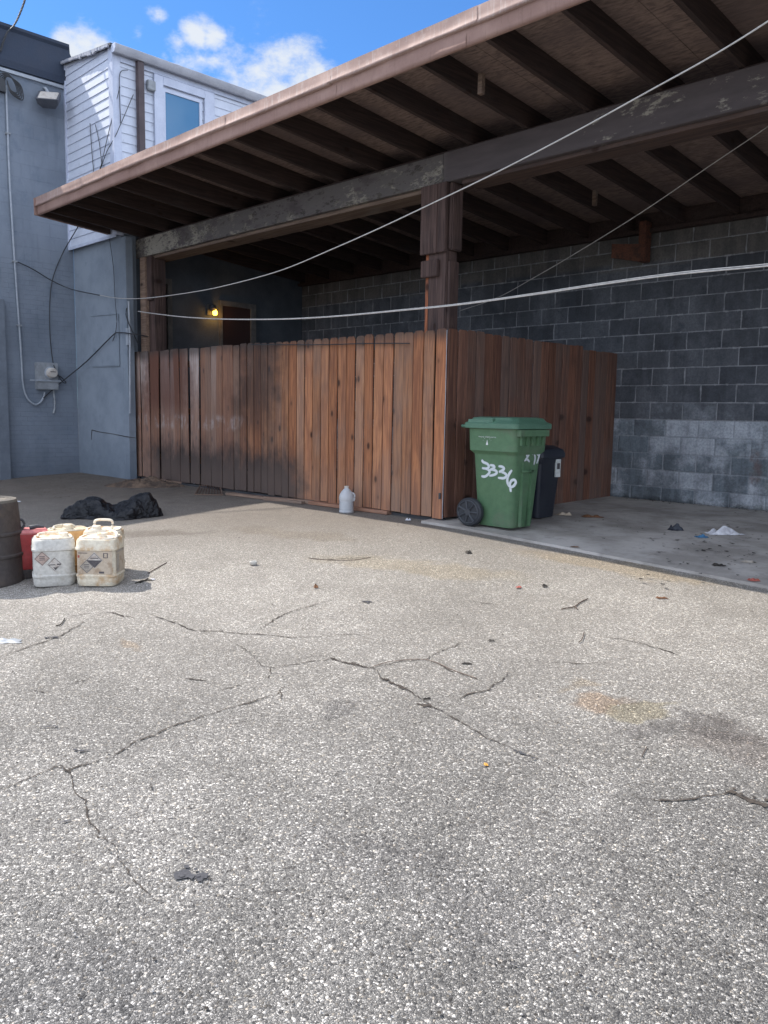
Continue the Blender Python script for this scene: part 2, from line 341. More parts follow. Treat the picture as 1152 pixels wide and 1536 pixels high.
def wood_board(name, light, dark, grey, axis='Z', old=.25, stains=False, rough=.8, gs=1):
    m = Mt(name, rough, .25)
    isl = m.island(); off = m.ma('MULTIPLY', isl, 37)
    x, y, z = m.xyz()
    if axis == 'Z': a, b, c = m.ma('ADD', x, off), m.ma('ADD', y, off), z
    elif axis == 'X': a, b, c = m.ma('ADD', z, off), m.ma('ADD', y, off), x
    else: a, b, c = m.ma('ADD', z, off), m.ma('ADD', x, off), y
    cz = m.ma('MULTIPLY', m.ma('ADD', c, off), .045)
    g = m.comb(a, b, cz); g2 = m.comb(a, b, m.ma('MULTIPLY', cz, 4))
    g1 = m.noise(95 * gs, 5, .6, g, .6); gg = m.noise(24 * gs, 4, .6, g, 1.5)
    kn = m.comb(m.ma('MULTIPLY', a, 1), m.ma('MULTIPLY', b, .3), m.ma('MULTIPLY', m.ma('ADD', c, off), .55))
    k = m.vor(6.2, 'F1', kn); knot = m.mr(k, .17, .07); halo = m.mr(k, .40, .10, 0, .6)
    col = m.mix(m.mr(gg, .38, .62), light, dark)
    col = m.mix(m.mr(g1, .40, .72, 0, .5), col, tuple(v * .5 for v in dark))
    r2 = m.ma('FRACT', m.ma('MULTIPLY', isl, 17.3)); r3 = m.ma('FRACT', m.ma('MULTIPLY', isl, 53.7))
    v = m.mr(r2, 0, 1, .78, 1.10); col = m.mix(1, col, m.comb(v, m.ma('MULTIPLY', v, m.mr(r3, 0, 1, .9, 1.06)), m.ma('MULTIPLY', v, m.mr(r3, 0, 1, .85, 1.12))), 'MULTIPLY')
    col = m.mix(halo, col, tuple(v * .8 for v in dark)); col = m.mix(m.ma('MULTIPLY', knot, .85), col, (.028, .014, .010))
    wn_ = m.noise(1.4, 5, .6, m.comb(m.ma('MULTIPLY', a, 1.3), b, m.ma('MULTIPLY', c, .8)))
    aged = m.mr(m.ma('ADD', wn_, m.ma('MULTIPLY', r3, .35)), .62, .88, 0, old * 2)
    col = m.mix(aged, col, m.mix(g1, grey, tuple(v * .6 for v in grey)))
    if stains:
        wx = m.ma('ADD', x, m.ma('MULTIPLY', m.ma('SUBTRACT', m.noise(2.3, 5, .65), .5), 1.1))
        n2 = m.noise(3.0, 6, .7, m.map((1.6, 1, .8)))
        # the far part is older and greyer, its tops bleached, the foot sooty
        far = m.mr(wx, -8.3, -9.0)
        col = m.mix(m.ma('MULTIPLY', far, .55), col, m.mix(g1, (.23, .155, .125), (.10, .062, .05)))
        bleach = m.ma('MULTIPLY', m.ma('MULTIPLY', far, m.mr(z, .8, 1.75, .12, .9)), m.mr(r2, .38, .62, 0, 1))
        col = m.mix(m.ma('MULTIPLY', bleach, m.mr(g1, .3, .7, 1, .4)), col, (.52, .46, .43))
        deep = m.ma('MULTIPLY', m.ma('MULTIPLY', m.mr(wx, -9.6, -10.1), m.mr(wx, -11.4, -11.0)), m.mr(z, .75, 1.2, 0, .75))
        col = m.mix(deep, col, m.mix(gg, (.075, .03, .022), (.14, .055, .035)))
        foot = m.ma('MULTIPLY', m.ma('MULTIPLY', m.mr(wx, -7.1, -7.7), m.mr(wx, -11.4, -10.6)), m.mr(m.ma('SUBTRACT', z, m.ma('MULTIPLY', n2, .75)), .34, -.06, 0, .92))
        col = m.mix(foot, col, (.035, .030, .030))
        soot = m.ma('MULTIPLY', m.ma('MULTIPLY', m.mr(wx, -9.0, -8.45), m.mr(wx, -7.6, -8.15)), m.mr(m.ma('ADD', z, m.ma('MULTIPLY', n2, .9)), .8, 1.7, .15, .95))
        col = m.mix(m.ma('MULTIPLY', soot, m.mr(g1, .3, .7, 1, .6)), col, (.030, .025, .025))
        dusty = m.mr(m.ma('ADD', z, m.ma('MULTIPLY', n2, .3)), .75, .25, 0, .24)
        col = m.mix(dusty, col, (.24, .175, .14))
        band = m.ma('MULTIPLY', m.ma('MULTIPLY', far, m.mr(z, .72, .80)), m.ma('MULTIPLY', m.mr(z, .98, .90), m.mr(n2, .48, .62, 0, .6)))
        col = m.mix(band, col, (.36, .31, .29))
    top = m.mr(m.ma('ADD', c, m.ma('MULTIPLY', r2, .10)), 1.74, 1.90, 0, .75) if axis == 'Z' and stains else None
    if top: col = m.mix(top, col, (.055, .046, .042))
    m.color(col)
    bb = m.bump(g1, .0025, .7); m.bump(m.ma('ADD', m.ma('MULTIPLY', knot, .5), m.noise(6 * gs, 3, .6, g2)), .006, .5, bb)
    return m.m
M['picket'] = wood_board('picket_wood', (.43, .200, .098), (.26, .118, .066), (.27, .215, .18), 'Z', .16, True)
M['picket_shaded'] = wood_board('picket_shaded_wood', (.21, .108, .072), (.125, .064, .047), (.15, .115, .10), 'Z', .25)  # darker copy of the fence wood, the side's shade put into its colour
M['rail'] = wood_board('rail_wood', (.25, .13, .07), (.15, .075, .04), (.2, .17, .15), 'X')
M['plank'] = wood_board('plank_wood', (.26, .20, .155), (.17, .125, .10), (.30, .27, .24), 'X', .5)
M['plank_brown'] = wood_board('plank_brown_wood', (.33, .20, .14), (.20, .115, .08), (.26, .22, .19), 'X', .3)
M['rail_dim'] = wood_board('dim_board_wood', (.13, .09, .075), (.08, .058, .052), (.13, .115, .11), 'X', .4)
M['joist'] = wood_board('joist_wood', (.075, .052, .046), (.046, .034, .032), (.08, .068, .064), 'Y', .3)
M['post'] = wood_board('post_wood', (.105, .075, .068), (.055, .040, .038), (.13, .115, .112), 'Z', .45)
M['post_red'] = wood_board('post_red_wood', (.35, .14, .07), (.13, .06, .045), (.14, .11, .1), 'Z', .2)

def deck():
    m = Mt('roof_deck', .9, .15)
    g = m.noise(9, 6, .65, m.map((1.2, 5, 1))); s = m.noise(1.4, 5, .6)
    c = m.mix(m.mr(g, .35, .68), (.235, .17, .145), (.115, .085, .075)); c = m.mix(m.mr(s, .45, .66, 0, .7), c, (.12, .09, .085)); m.color(c); m.bump(g, .003, .5); return m.m
M['deck'] = deck()

def beam():
    m = Mt('beam_paint', .85, .25)
    x, y, z = m.xyz()
    a = m.noise(2.2, 8, .6, m.map((1, 1, 2.2))); b = m.noise(14, 6, .7, m.map((.6, 1, 1.4)))
    dark = m.mix(m.noise(8, 5, .6, m.map((.4, 1, 2))), (.060, .050, .052), (.12, .102, .102))
    grey = m.mix(b, (.085, .078, .076), (.17, .155, .145)); pale = m.mix(b, (.26, .24, .20), (.40, .37, .31))
    left = m.mr(x, -5.3, -5.45, .0, 1)
    c = m.mix(m.mr(m.ma('ADD', a, m.ma('MULTIPLY', left, .10)), .44, .56), dark, m.mix(m.ma('MULTIPLY', left, .8), dark, grey))
    peel = m.mr(m.ma('ADD', m.ma('ADD', m.ma('MULTIPLY', m.noise(1.3, 4, .6), .55), m.ma('MULTIPLY', b, .45)), m.ma('MULTIPLY', left, .085)), .575, .64, 0, .85)
    c = m.mix(peel, c, pale)
    soot = m.ma('MULTIPLY', m.mr(b, .52, .6, 0, .8), left); c = m.mix(m.ma('MULTIPLY', soot, m.mr(a, .5, .6, 1, .2)), c, (.04, .033, .032))
    m.color(c); m.bump(m.ma('ADD', peel, m.ma('MULTIPLY', b, .7)), .004, .7); return m.m
M['beam'] = beam()

def fascia_m(name, c1, c2, c3):
    m = Mt(name, .42, .3)
    a = m.noise(2, 6, .65); b = m.noise(30, 4, .6); st = m.noise(40, 3, .6, m.map((1, 1, .08)))
    c = m.mix(m.mr(a, .38, .62), c1, c2); c = m.mix(m.mr(st, .52, .72, 0, .35), c, c3); c = m.mix(m.mr(b, .55, .75, 0, .3), c, c3)
    m.color(c); m.rough(m.mr(a, .3, .7, .58, .78)); m.bump(m.noise(5, 3, .5), .012, .5); return m.m
M['fascia'] = fascia_m('fascia_metal', (.32, .205, .165), (.265, .165, .135), (.18, .112, .09))
M['drip'] = fascia_m('drip_edge_metal', (.38, .265, .225), (.31, .21, .18), (.52, .46, .42))

def painted_wall():
    m = Mt('painted_brick', .82, .3)
    x, y, z = m.xyz()
    wob = m.ma('MULTIPLY', m.ma('SUBTRACT', m.noise(9, 4, .6), .5), .012)
    co = m.comb(m.ma('ADD', y, wob), m.ma('ADD', z, wob), 0)
    def br(w_, h, mo):
        q = m.n('ShaderNodeTexBrick', offset=.5, offset_frequency=2); m.l(co, q.inputs['Vector']); q.inputs['Scale'].default_value = 1; q.inputs['Brick Width'].default_value = w_; q.inputs['Row Height'].default_value = h
        q.inputs['Mortar Size'].default_value = mo; q.inputs['Mortar Smooth'].default_value = .6; return q.outputs['Fac']
    lo = br(.21, .072, .006); hi = br(.4064, .2032, .006)
    up = m.mr(z, 3.22, 3.26)
    q = m.mix(up, lo, m.ma('MULTIPLY', hi, .7))
    pt = m.noise(1.4, 6, .6); fn = m.noise(18, 6, .7)
    c = m.mix(m.mr(pt, .35, .65), (.162, .19, .23), (.203, .235, .28))
    c = m.mix(m.mr(m.noise(3.5, 7, .7), .52, .70, 0, .45), c, (.115, .15, .20))
    c = m.mix(m.mr(fn, .6, .75, 0, .3), c, (.28, .32, .37))
    c = m.mix(m.mr(m.noise(1, 6, .65, m.map((1, 2.2, .35))), .54, .72, 0, .45), c, (.10, .125, .16))
    qs = m.xyz(q)[0]
    vis = m.mr(m.noise(2.6, 5, .65), .42, .66, .06, .42)
    c = m.mix(m.ma('MULTIPLY', m.ma('MULTIPLY', qs, vis), .75), c, (.085, .11, .15))
    c = m.mix(m.mr(m.ma('ADD', z, m.ma('MULTIPLY', m.noise(5, 5, .7), .5)), .75, .15, 0, .5), c, (.085, .10, .125))
    m.color(c); b = m.bump(q, -.005, .6); m.bump(fn, .003, .6, b); return m.m
M['painted'] = painted_wall()
def stucco():
    m = Mt('painted_stucco', .85, .3)
    x, y, z = m.xyz(); pt = m.noise(1.8, 7, .65); fn = m.noise(26, 6, .7)
    c = m.mix(m.mr(pt, .35, .65), (.182, .215, .256), (.232, .27, .315))
    c = m.mix(m.mr(m.noise(6, 6, .7), .58, .70, 0, .4), c, (.13, .16, .205))
    c = m.mix(m.mr(m.ma('ADD', z, m.ma('MULTIPLY', m.noise(4, 5, .7), .6)), .95, .2, 0, .55), c, (.10, .13, .165))
    m.color(c); m.bump(m.ma('ADD', fn, m.ma('MULTIPLY', pt, 2)), .006, .6); return m.m
M['stucco'] = stucco()
M['parapet'] = simple('parapet_felt', (.022, .032, .055), (.035, .048, .075), 3, .85)
M['dark_wall'] = simple('dark_interior_wall', (.075, .088, .105), (.055, .065, .08), 2.5, .9)
M['dark_roof'] = simple('roof_felt', (.06, .06, .065), (.1, .1, .1), 3, .9)
M['vinyl'] = dirty('white_vinyl', (.60, .64, .73), (.56, .60, .69), (.44, .46, .52), .45, 2.2, (.5, .75), .35)
M['vinyl_trim'] = simple('white_trim', (.53, .57, .68), (.45, .49, .60), 5, .45, bump=.001)
M['gutter'] = simple('gutter_metal', (.42, .43, .47), (.32, .33, .37), 4, .45, bump=.001)
M['downspout'] = simple('downspout_brown', (.075, .05, .052), (.05, .035, .04), 4, .5, bump=.001)
M['grey_metal'] = simple('grey_metal', (.30, .32, .34), (.22, .235, .25), 9, .5, metal=.0)
M['conduit'] = simple('painted_conduit', (.34, .37, .41), (.26, .29, .33), 9, .5)
M['dark_metal'] = simple('dark_metal', (.035, .037, .042), (.055, .055, .06), 9, .55)
M['bronze'] = simple('lamp_housing', (.055, .06, .075), (.08, .085, .1), 9, .5)
M['cable_white'] = simple('pale_cable', (.52, .50, .47), (.40, .38, .36), 30, .5, bump=.0)
M['cable_grey'] = simple('grey_cable', (.20, .19, .19), (.14, .135, .13), 30, .6, bump=.0)
M['cable_black'] = simple('black_cable', (.018, .02, .024), (.03, .032, .036), 30, .5, bump=.0)
M['bin_green'] = dirty('green_plastic', (.085, .168, .088), (.072, .146, .076), (.12, .145, .10), .42, 3.2, (.50, .68), .6)
M['bin_lid'] = simple('green_lid_plastic', (.085, .18, .12), (.07, .15, .10), 5, .38, bump=.0006)
M['bin_black'] = simple('black_plastic', (.012, .016, .026), (.02, .024, .034), 5, .45, bump=.0006)
M['rubber'] = simple('wheel_rubber', (.014, .017, .022), (.03, .033, .038), 9, .65)
M['hub'] = simple('wheel_hub', (.024, .028, .036), (.045, .048, .054), 9, .5)
M['jug_white'] = dirty('jug_white_plastic', (.53, .515, .47), (.43, .415, .375), (.30, .25, .19), .42, 8, (.52, .70), .6)
M['jug_cream'] = dirty('jug_cream_plastic', (.66, .60, .47), (.55, .49, .38), (.42, .25, .11), .42, 8, (.46, .64), .75)
M['jug_orange'] = dirty('jug_orange_plastic', (.62, .36, .14), (.55, .30, .11), (.40, .20, .08), .42, 8, (.5, .66), .6)
M['jug_rust'] = dirty('jug_rust_stained', (.74, .68, .56), (.68, .60, .48), (.55, .28, .09), .45, 13, (.50, .64), .8)
M['label'] = dirty('paper_label', (.46, .38, .29), (.40, .33, .25), (.28, .20, .13), .7, 14, (.5, .64), .7)
M['label_grey'] = dirty('faded_label', (.36, .32, .27), (.30, .27, .23), (.2, .16, .12), .7, 14)
M['sticker'] = dirty('hazard_sticker', (.52, .48, .43), (.46, .43, .39), (.33, .27, .22), .6, 20)
M['sticker_pink'] = dirty('pink_sticker', (.43, .33, .28), (.38, .29, .25), (.30, .22, .18), .6, 20)
M['ink'] = dirty('faded_ink', (.06, .055, .06), (.09, .08, .08), (.2, .17, .15), .7, 30, (.55, .7), .6)
M['red'] = dirty('red_plastic', (.34, .035, .035), (.27, .03, .03), (.22, .05, .04), .4, 8, (.5, .7), .6)
M['pink'] = dirty('pale_red_plastic', (.55, .20, .19), (.48, .15, .15), (.35, .08, .07), .45, 10)  # paler red for the top of the can
M['barrel'] = dirty('barrel_plastic', (.042, .034, .032), (.058, .048, .044), (.09, .068, .052), .55, 5, (.5, .68), .7)
M['barrel_top'] = dirty('barrel_pale_top', (.13, .115, .095), (.10, .09, .078), (.26, .22, .17), .8, 12)  # paler than the barrel's side
M['rust'] = dirty('rust', (.12, .045, .025), (.07, .03, .02), (.03, .02, .018), .85, 12)
M['rubbish'] = dirty('crumpled_white', (.60, .60, .62), (.5, .5, .53), (.35, .34, .36), .5, 10)
M['leaf'] = dirty('dry_leaf', (.20, .095, .045), (.13, .06, .03), (.06, .035, .02), .8, 10)
M['leaf_dark'] = dirty('dark_leaf', (.045, .038, .03), (.03, .026, .022), (.02, .016, .014), .8, 10)
M['leaf_red'] = dirty('red_leaf', (.35, .09, .07), (.27, .07, .05), (.15, .06, .04), .8, 10)
M['yellow'] = dirty('yellow_scrap', (.75, .38, .08), (.65, .3, .06), (.3, .16, .05), .7, 10)
M['twig'] = dirty('twig_bark', (.10, .065, .05), (.06, .04, .032), (.03, .022, .018), .85, 20)
M['tar'] = dirty('tar_patch', (.035, .035, .04), (.06, .06, .066), (.1, .1, .105), .7, 30)
M['crack'] = dirty('crack_fill', (.040, .033, .027), (.075, .06, .048), (.02, .017, .015), .95, 40)
M['door_paint'] = simple('door_frame_paint', (.15, .175, .21), (.11, .13, .16), 4, .6)
M['door_pale'] = simple('door_pale', (.50, .50, .54), (.42, .42, .46), 4, .5)
M['door_dark'] = simple('door_dark', (.025, .012, .012), (.035, .016, .015), 4, .6)
M['door_trim_dim'] = simple('door_trim_dim', (.13, .125, .12), (.08, .08, .08), 6, .7)
M['soil'] = dirty('soil', (.12, .08, .052), (.19, .13, .09), (.05, .036, .028), .95, 9, (.42, .58), .9)

def bag_m():
    m = Mt('bag_plastic', .22, .28)
    wv = m.vadd(m.co, m.vadd(m.n('ShaderNodeTexNoise').outputs['Color'], (.05, .05, .05), 'MULTIPLY'))
    r = m.vor(13, 'SMOOTH_F1', m.map((1, 1, 1.8))); n1 = m.noise(9, 6, .55, None, 1.8)
    m.color(m.mix(n1, (.0035, .004, .006), (.008, .0085, .011)))
    b = m.bump(m.ma('ABSOLUTE', m.ma('SUBTRACT', n1, .5)), -.030, 1); m.bump(r, .006, .6, b)
    m.rough(m.mr(n1, .3, .7, .08, .18)); return m.m
M['bag'] = bag_m()
def glass_m():
    m = Mt('window_glass', .06, .9); m.color(m.mix(m.noise(1.5, 3), (.06, .17, .30), (.09, .22, .36))); m.bump(m.noise(2.2, 2), .004, .4); m.b.inputs['Coat Weight'].default_value = .6; m.b.inputs['Coat Roughness'].default_value = .03; return m.m  # sky reflection put into the pane's blue base colour
M['glass'] = glass_m()
def jug_clear():
    m = Mt('translucent_plastic', .35, .5); m.color(m.mix(m.noise(12, 4), (.62, .64, .66), (.54, .56, .58)))
    m.b.inputs['Transmission Weight'].default_value = .28; m.b.inputs['IOR'].default_value = 1.3; return m.m
M['clear'] = jug_clear()
M['liquid'] = simple('cloudy_liquid', (.42, .44, .46), (.38, .40, .42), 5, .4, bump=0)
def emis(name, col, st):
    m = Mt(name); m.color(col); m.b.inputs['Emission Color'].default_value = (*col, 1); m.b.inputs['Emission Strength'].default_value = st; return m.m
M['bulb'] = emis('lit_bulb', (1.0, .50, .05), 6.0)
def paint_m():
    m = Mt('spray_paint', .6, .3); at = m.n('ShaderNodeAttribute', attribute_name='edge').outputs['Fac']
    m.color((.60, .64, .66))
    tr = m.n('ShaderNodeBsdfTransparent'); mx = m.n('ShaderNodeMixShader')
    f = m.ma('MULTIPLY', m.mr(m.ma('ADD', at, m.ma('MULTIPLY', m.ma('SUBTRACT', m.noise(160, 3, .6), .5), .35)), .05, .62), .86)
    m.l(f, mx.inputs[0]); m.l(tr.outputs[0], mx.inputs[1]); m.l(m.b.outputs[0], mx.inputs[2])
    o = [n for n in m.t.nodes if n.type == 'OUTPUT_MATERIAL'][0]; m.l(mx.outputs[0], o.inputs[0]); return m.m
M['spray'] = paint_m()
M['white_print'] = simple('white_print', (.62, .64, .62), (.5, .52, .5), 40, .6, bump=0)

# ================================================================== SETTING
def axis_vals(segs):
    o = []
    for a, b, st in segs:
        n = max(1, round((b - a) / st)); o += [a + (b - a) * i / n for i in range(n)]
    return o + [segs[-1][1]]
gx = axis_vals([(-400, -60, 60), (-60, -14, 6), (-14, 4, .12), (4, 30, 4), (30, 400, 60)])
gy = axis_vals([(-400, -60, 60), (-60, -4, 6), (-4, 0, .4), (0, 9.4, .1), (9.4, 30, 4), (30, 400, 60)])
vs = []; fs = []
for y in gy:
    for x in gx:
        z = G(x, y)
        if -14 < x < 4 and -3 < y < 9: z += .006 * noise.noise(Vector((x * 1.1, y * 1.1, 3))) + .0025 * noise.noise(Vector((x * 4, y * 4, 1)))
        vs.append((x, y, z))
nx = len(gx)
for j in range(len(gy) - 1):
    for i in range(nx - 1): a = j * nx + i; fs.append((a, a + 1, a + nx + 1, a + nx))
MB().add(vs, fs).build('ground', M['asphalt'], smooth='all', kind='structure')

# concrete slab under the roof
sx = axis_vals([(-5.36, 4.5, .15)]); sy = axis_vals([(5.86, 9.25, .15)])
top = []; n = len(sx)
mb = MB(); vs = []
for j, y in enumerate(sy):
    for x in sx:
        e = (.012 * noise.noise(Vector((x * 2, 5, 0)))) if j == 0 else 0
        vs.append((x, y + e, G(x, y) + .022))
fs = [(j * n + i, j * n + i + 1, (j + 1) * n + i + 1, (j + 1) * n + i) for j in range(len(sy) - 1) for i in range(n - 1)]
k0 = len(vs)
for i, x in enumerate(sx): vs.append((x, vs[i][1] - .004, G(x, 5.86) - .05))
fs += [(k0 + i, k0 + i + 1, i + 1, i) for i in range(n - 1)]
mb.add(vs, fs).build('slab', M['slab'], kind='structure')

# cracks
def ribbon(mb, pts, w0, seg=.014, jag=.010, lift=.004, wend=None):
    w0 *= .84
    P = [GP(*p) for p in pts]; L = []
    for a, b in zip(P, P[1:]):
        k = max(1, int((b - a).length / seg)); L += [a.lerp(b, t / k) for t in range(k)]
    L.append(P[-1]); n = len(L); s = random.random() * 100
    le, ri = [], []
    for i, p in enumerate(L):
        d = (L[min(i + 1, n - 1)] - L[max(i - 1, 0)]); d.z = 0; d.normalize(); q = Vector((-d.y, d.x, 0))
        p = p + q * jag * (noise.noise(Vector((i * .13, s, 0))) * 2 + .9 * noise.noise(Vector((i * .45, s, 4))) + .5 * random.uniform(-.5, .5))
        t = i / max(1, n - 1); e = min(1, 4 * t + .25, 4 * (1 - t) + .12)
        wd = w0 * e * (.15 + 1.9 * abs(noise.noise(Vector((i * .16, s, 9)))) + .7 * random.random())
        for sgn, lst in ((1, le), (-1, ri)):
            v = p + q * sgn * wd * (.5 + .5 * random.random()); v.z = G(v.x, v.y) + lift + .006 * noise.noise(Vector((v.x * 1.1, v.y * 1.1, 3))) + .0025 * noise.noise(Vector((v.x * 4, v.y * 4, 1))); lst.append(v)
    mb.add(le + ri, [(i, i + 1, n + i + 1, n + i) for i in range(n - 1) if abs(noise.noise(Vector((i * .21, s, 30)))) > .025])
    for i, p in enumerate(L):            # crumbled edges beside the line
        for _ in range(2):
            if random.random() < .62: continue
            r_ = w0 * random.uniform(.4, 1.5); c_ = (le[i] + ri[i]) / 2; an = random.random() * 6.3; dd = w0 * random.uniform(.2, 2.6)
            cx_, cy_ = c_.x + dd * math.cos(an), c_.y + dd * math.sin(an); k_ = random.choice((4, 5, 6))
            pp = []
            for q_ in range(k_):
                rr_ = r_ * random.uniform(.5, 1); aa = 2 * math.pi * q_ / k_ + .3; xx, yy = cx_ + rr_ * math.cos(aa), cy_ + rr_ * math.sin(aa)
                pp.append((xx, yy, G(xx, yy) + lift + .0005 * (i % 5 + 1) + .006 * noise.noise(Vector((xx * 1.1, yy * 1.1, 3))) + .0025 * noise.noise(Vector((xx * 4, yy * 4, 1)))))
            mb.add(pp, [tuple(range(k_))])
mb = MB()
cr = [([(0, 1193), (30, 1173), (60, 1160), (85, 1150), (103, 1155), (130, 1147), (172, 1137), (185, 1125), (200, 1115), (235, 1105), (260, 1090), (300, 1075), (330, 1066), (380, 1053), (415, 1042), (425, 1032), (445, 1027)], .0052),
      ([(421, 1036), (423, 1050)], .004),
      ([(103, 1155), (108, 1175), (125, 1205), (138, 1235), (145, 1255), (168, 1268), (190, 1302), (215, 1330), (245, 1356)], .0038),
      ([(98, 1152), (103, 1160), (110, 1152)], .009),
      ([(350, 965), (375, 978), (390, 998), (415, 1002), (440, 996), (470, 992), (497, 989), (520, 995), (545, 1001), (560, 1002), (575, 1018), (600, 1030), (640, 1055), (680, 1078), (730, 1108), (790, 1132), (830, 1150), (890, 1185)], .0045),
      ([(495, 985), (515, 993), (545, 1002)], .010), ([(570, 1016), (590, 1026), (612, 1037)], .012), ([(628, 1058), (648, 1062)], .012),
      ([(560, 1002), (600, 991), (640, 991), (660, 980), (690, 966), (710, 964)], .004),
      ([(650, 992), (675, 1007), (720, 1020)], .003),
      ([(688, 1048), (700, 1043), (730, 1036), (750, 1022), (765, 1008)], .0045),
      ([(400, 1020), (410, 1000)], .003), ([(440, 990), (470, 985), (490, 985)], .003),
      ([(1152, 1208), (1120, 1196), (1098, 1188), (1085, 1196), (1060, 1194), (1035, 1199), (1010, 1203), (960, 1200)], .0045),
      ([(1096, 1186), (1110, 1196), (1130, 1205), (1152, 1213)], .02),
      ([(225, 922), (260, 935), (290, 945), (340, 950), (380, 952), (430, 956), (480, 957)], .006),
      ([(480, 955), (520, 953), (560, 952)], .003), ([(392, 945), (405, 936), (425, 922), (460, 912), (500, 900)], .005),
      ([(0, 987), (40, 973), (70, 962), (105, 948), (130, 930)], .005), ([(100, 925), (140, 920), (165, 918)], .003),
      ([(165, 918), (190, 925), (200, 928)], .008), ([(332, 1035), (350, 1032), (362, 1026)], .006), ([(280, 1018), (310, 1022)], .009),
      ([(455, 838), (500, 840), (560, 836)], .006), ([(820, 995), (870, 996), (930, 996)], .003), ([(700, 900), (745, 908)], .004), ([(900, 955), (960, 965), (1030, 985)], .004),
      ([(40, 1035), (75, 1042)], .004), ([(110, 1026), (132, 1020)], .004)]
for p, w0 in cr: ribbon(mb, p, w0)
mb.build('ground_cracks', M['crack'], kind='structure')
mb = MB()
for p, w0 in [([(262, 1312), (285, 1316), (305, 1322)], .022), ([(118, 1129), (137, 1127)], .011), ([(540, 903), (560, 904)], .016), ([(66, 957), (92, 957)], .013),
              ([(58, 1094), (80, 1093)], .009), ([(92, 1235), (106, 1232)], .007), ([(774, 1128), (796, 1136)], .010), ([(766, 1445), (784, 1452)], .004), ([(640, 907), (652, 907)], .011)]:
    ribbon(mb, p, w0, .015, .003, .006)
mb.build('tar_patch', M['tar'], kind='structure')

# ================================================================== LEFT GREY BUILDING
XL = -13.04
B = E_('grey_building', 'grey painted brick and block building at the far left, with dark band along its top', 'building', (XL, 4, 0))
def rel(o, B):                        # keep world-space coordinates of meshes while hanging them below an Empty
    o.matrix_parent_inverse = Matrix.Translation(B.location).inverted(); return o
def part(mb, name, m, par, **k):
    o = mb.build(name, m, par, **k)
    p = par
    while p is not None:
        if p.type == 'EMPTY' and p.parent is None: break
        p = p.parent
    if p is not None and par.type == 'EMPTY': o.matrix_parent_inverse = par.matrix_basis.inverted() if True else o.matrix_parent_inverse
    return o
part(MB().box(XL - 6, XL, -1.6, 5.86, -.5, 6.0), 'wall', M['painted'], B)
mb = MB(); prof = [(XL - .05, 6.0), (XL + .04, 6.0), (XL + .05, 6.1), (XL + .03, 6.52), (XL + .06, 6.56), (XL + .06, 6.60), (XL - .3, 6.60), (XL - .3, 6.0)]
y1b, y1t = 6.12, 5.92
mb.loft([[(x, -1.65, z) for x, z in prof], [(x, 5.86 if z > 6.4 else 6.06, z) for x, z in prof]])
part(mb, 'parapet', M['parapet'], B)
part(MB().box(XL - 6, XL - .31, -1.6, 5.7, 6.0, 6.3), 'roof', M['dark_roof'], B)
part(MB().box(XL, XL + .035, -1.6, 5.83, 5.93, 5.975), 'drip_strip', M['conduit'], B)
# big door at the very left of the picture
ydr = U(11, 560, X=XL + .1).y
f_ = MB(); f_.box(XL, XL + .10, ydr - .16, ydr, -.25, 2.62).box(XL, XL + .10, ydr - 2.2, ydr - .16, 2.42, 2.62)
fr = part(f_, 'door_frame', M['door_paint'], B, bevel=.006)
part(MB().box(XL, XL + .03, ydr - 2.2, ydr - .16, -.10, 2.42), 'door', M['door_pale'], B)
part(MB().box(XL, XL + .05, ydr - 2.2, ydr - .16, -.4, -.10), 'door_sill', M['plank_brown'], B)
part(MB().box(XL, XL + .06, ydr - 1.5, ydr - .1, 2.9, 3.25), 'lintel', M['door_paint'], B, bevel=.005)

def things(mb, name, m, label, cat, **k): return mb.build(name, m, label=label, category=cat, **k)
XW = XL + .03
# conduit
cpts = [(9, 128), (11, 180), (14, 260), (18, 330), (22, 392), (26, 450), (31, 520), (34, 570), (37, 588), (43, 600), (53, 607), (61, 603), (66, 594), (67, 588)]
c3 = smooth_line([U(x, y, X=XW) for x, y in cpts], 5)
cd_ = E_('conduit', 'long pale conduit running down the grey wall and hooking up under the meter', 'conduit', c3[0])
part(MB().tube(c3, .016, 8), 'pipe', M['conduit'], cd_, smooth='all')
for (x, y) in ((12, 200), (22, 392), (29, 488)):
    p = U(x, y, X=XW); part(MB().box(p.x - .03, p.x + .02, p.y - .035, p.y + .035, p.z - .012, p.z + .012), 'strap', M['grey_metal'], cd_)
# meter
def wallbox(x0, y0, x1, y1, X): a = U(x0, y0, X=X); b = U(x1, y1, X=X); return min(a.y, b.y), max(a.y, b.y), min(a.z, b.z), max(a.z, b.z)
ya, yb, za, zb = wallbox(55, 543, 88, 585, XL + .1)
mt = E_('electric_meter', 'grey electric meter box with round glass dial on the painted wall', 'meter', (XL, ya, za))
part(MB().box(XL, XL + .11, ya, yb, za, zb), 'meter_box', M['grey_metal'], mt, bevel=.008)
cy, cz = (ya + yb) / 2 + .04, za + (zb - za) * .62
ring = lambda r, x: [(x, cy + r * math.cos(t), cz + r * math.sin(t)) for t in [2 * math.pi * k / 24 for k in range(24)]]
R0 = .085
part(MB().loft([ring(R0 + .012, XL + .11), ring(R0 + .012, XL + .135), ring(R0, XL + .14)]), 'collar', M['conduit'], mt, smooth=True)
g_ = part(MB().loft([ring(R0 - .004, XL + .14), ring(R0 - .006, XL + .20), ring(R0 - .02, XL + .225), ring(.02, XL + .232)]), 'glass_dial', M['sticker'], mt, smooth=True)
part(MB().box(XL + .2335, XL + .237, cy - .05, cy + .035, cz + .008, cz + .022), 'register', M['ink'], mt)
part(MB().box(XL + .11, XL + .14, ya - .12, yb + .04, cz - .135, cz - .11), 'bracket', M['conduit'], mt, bevel=.003)
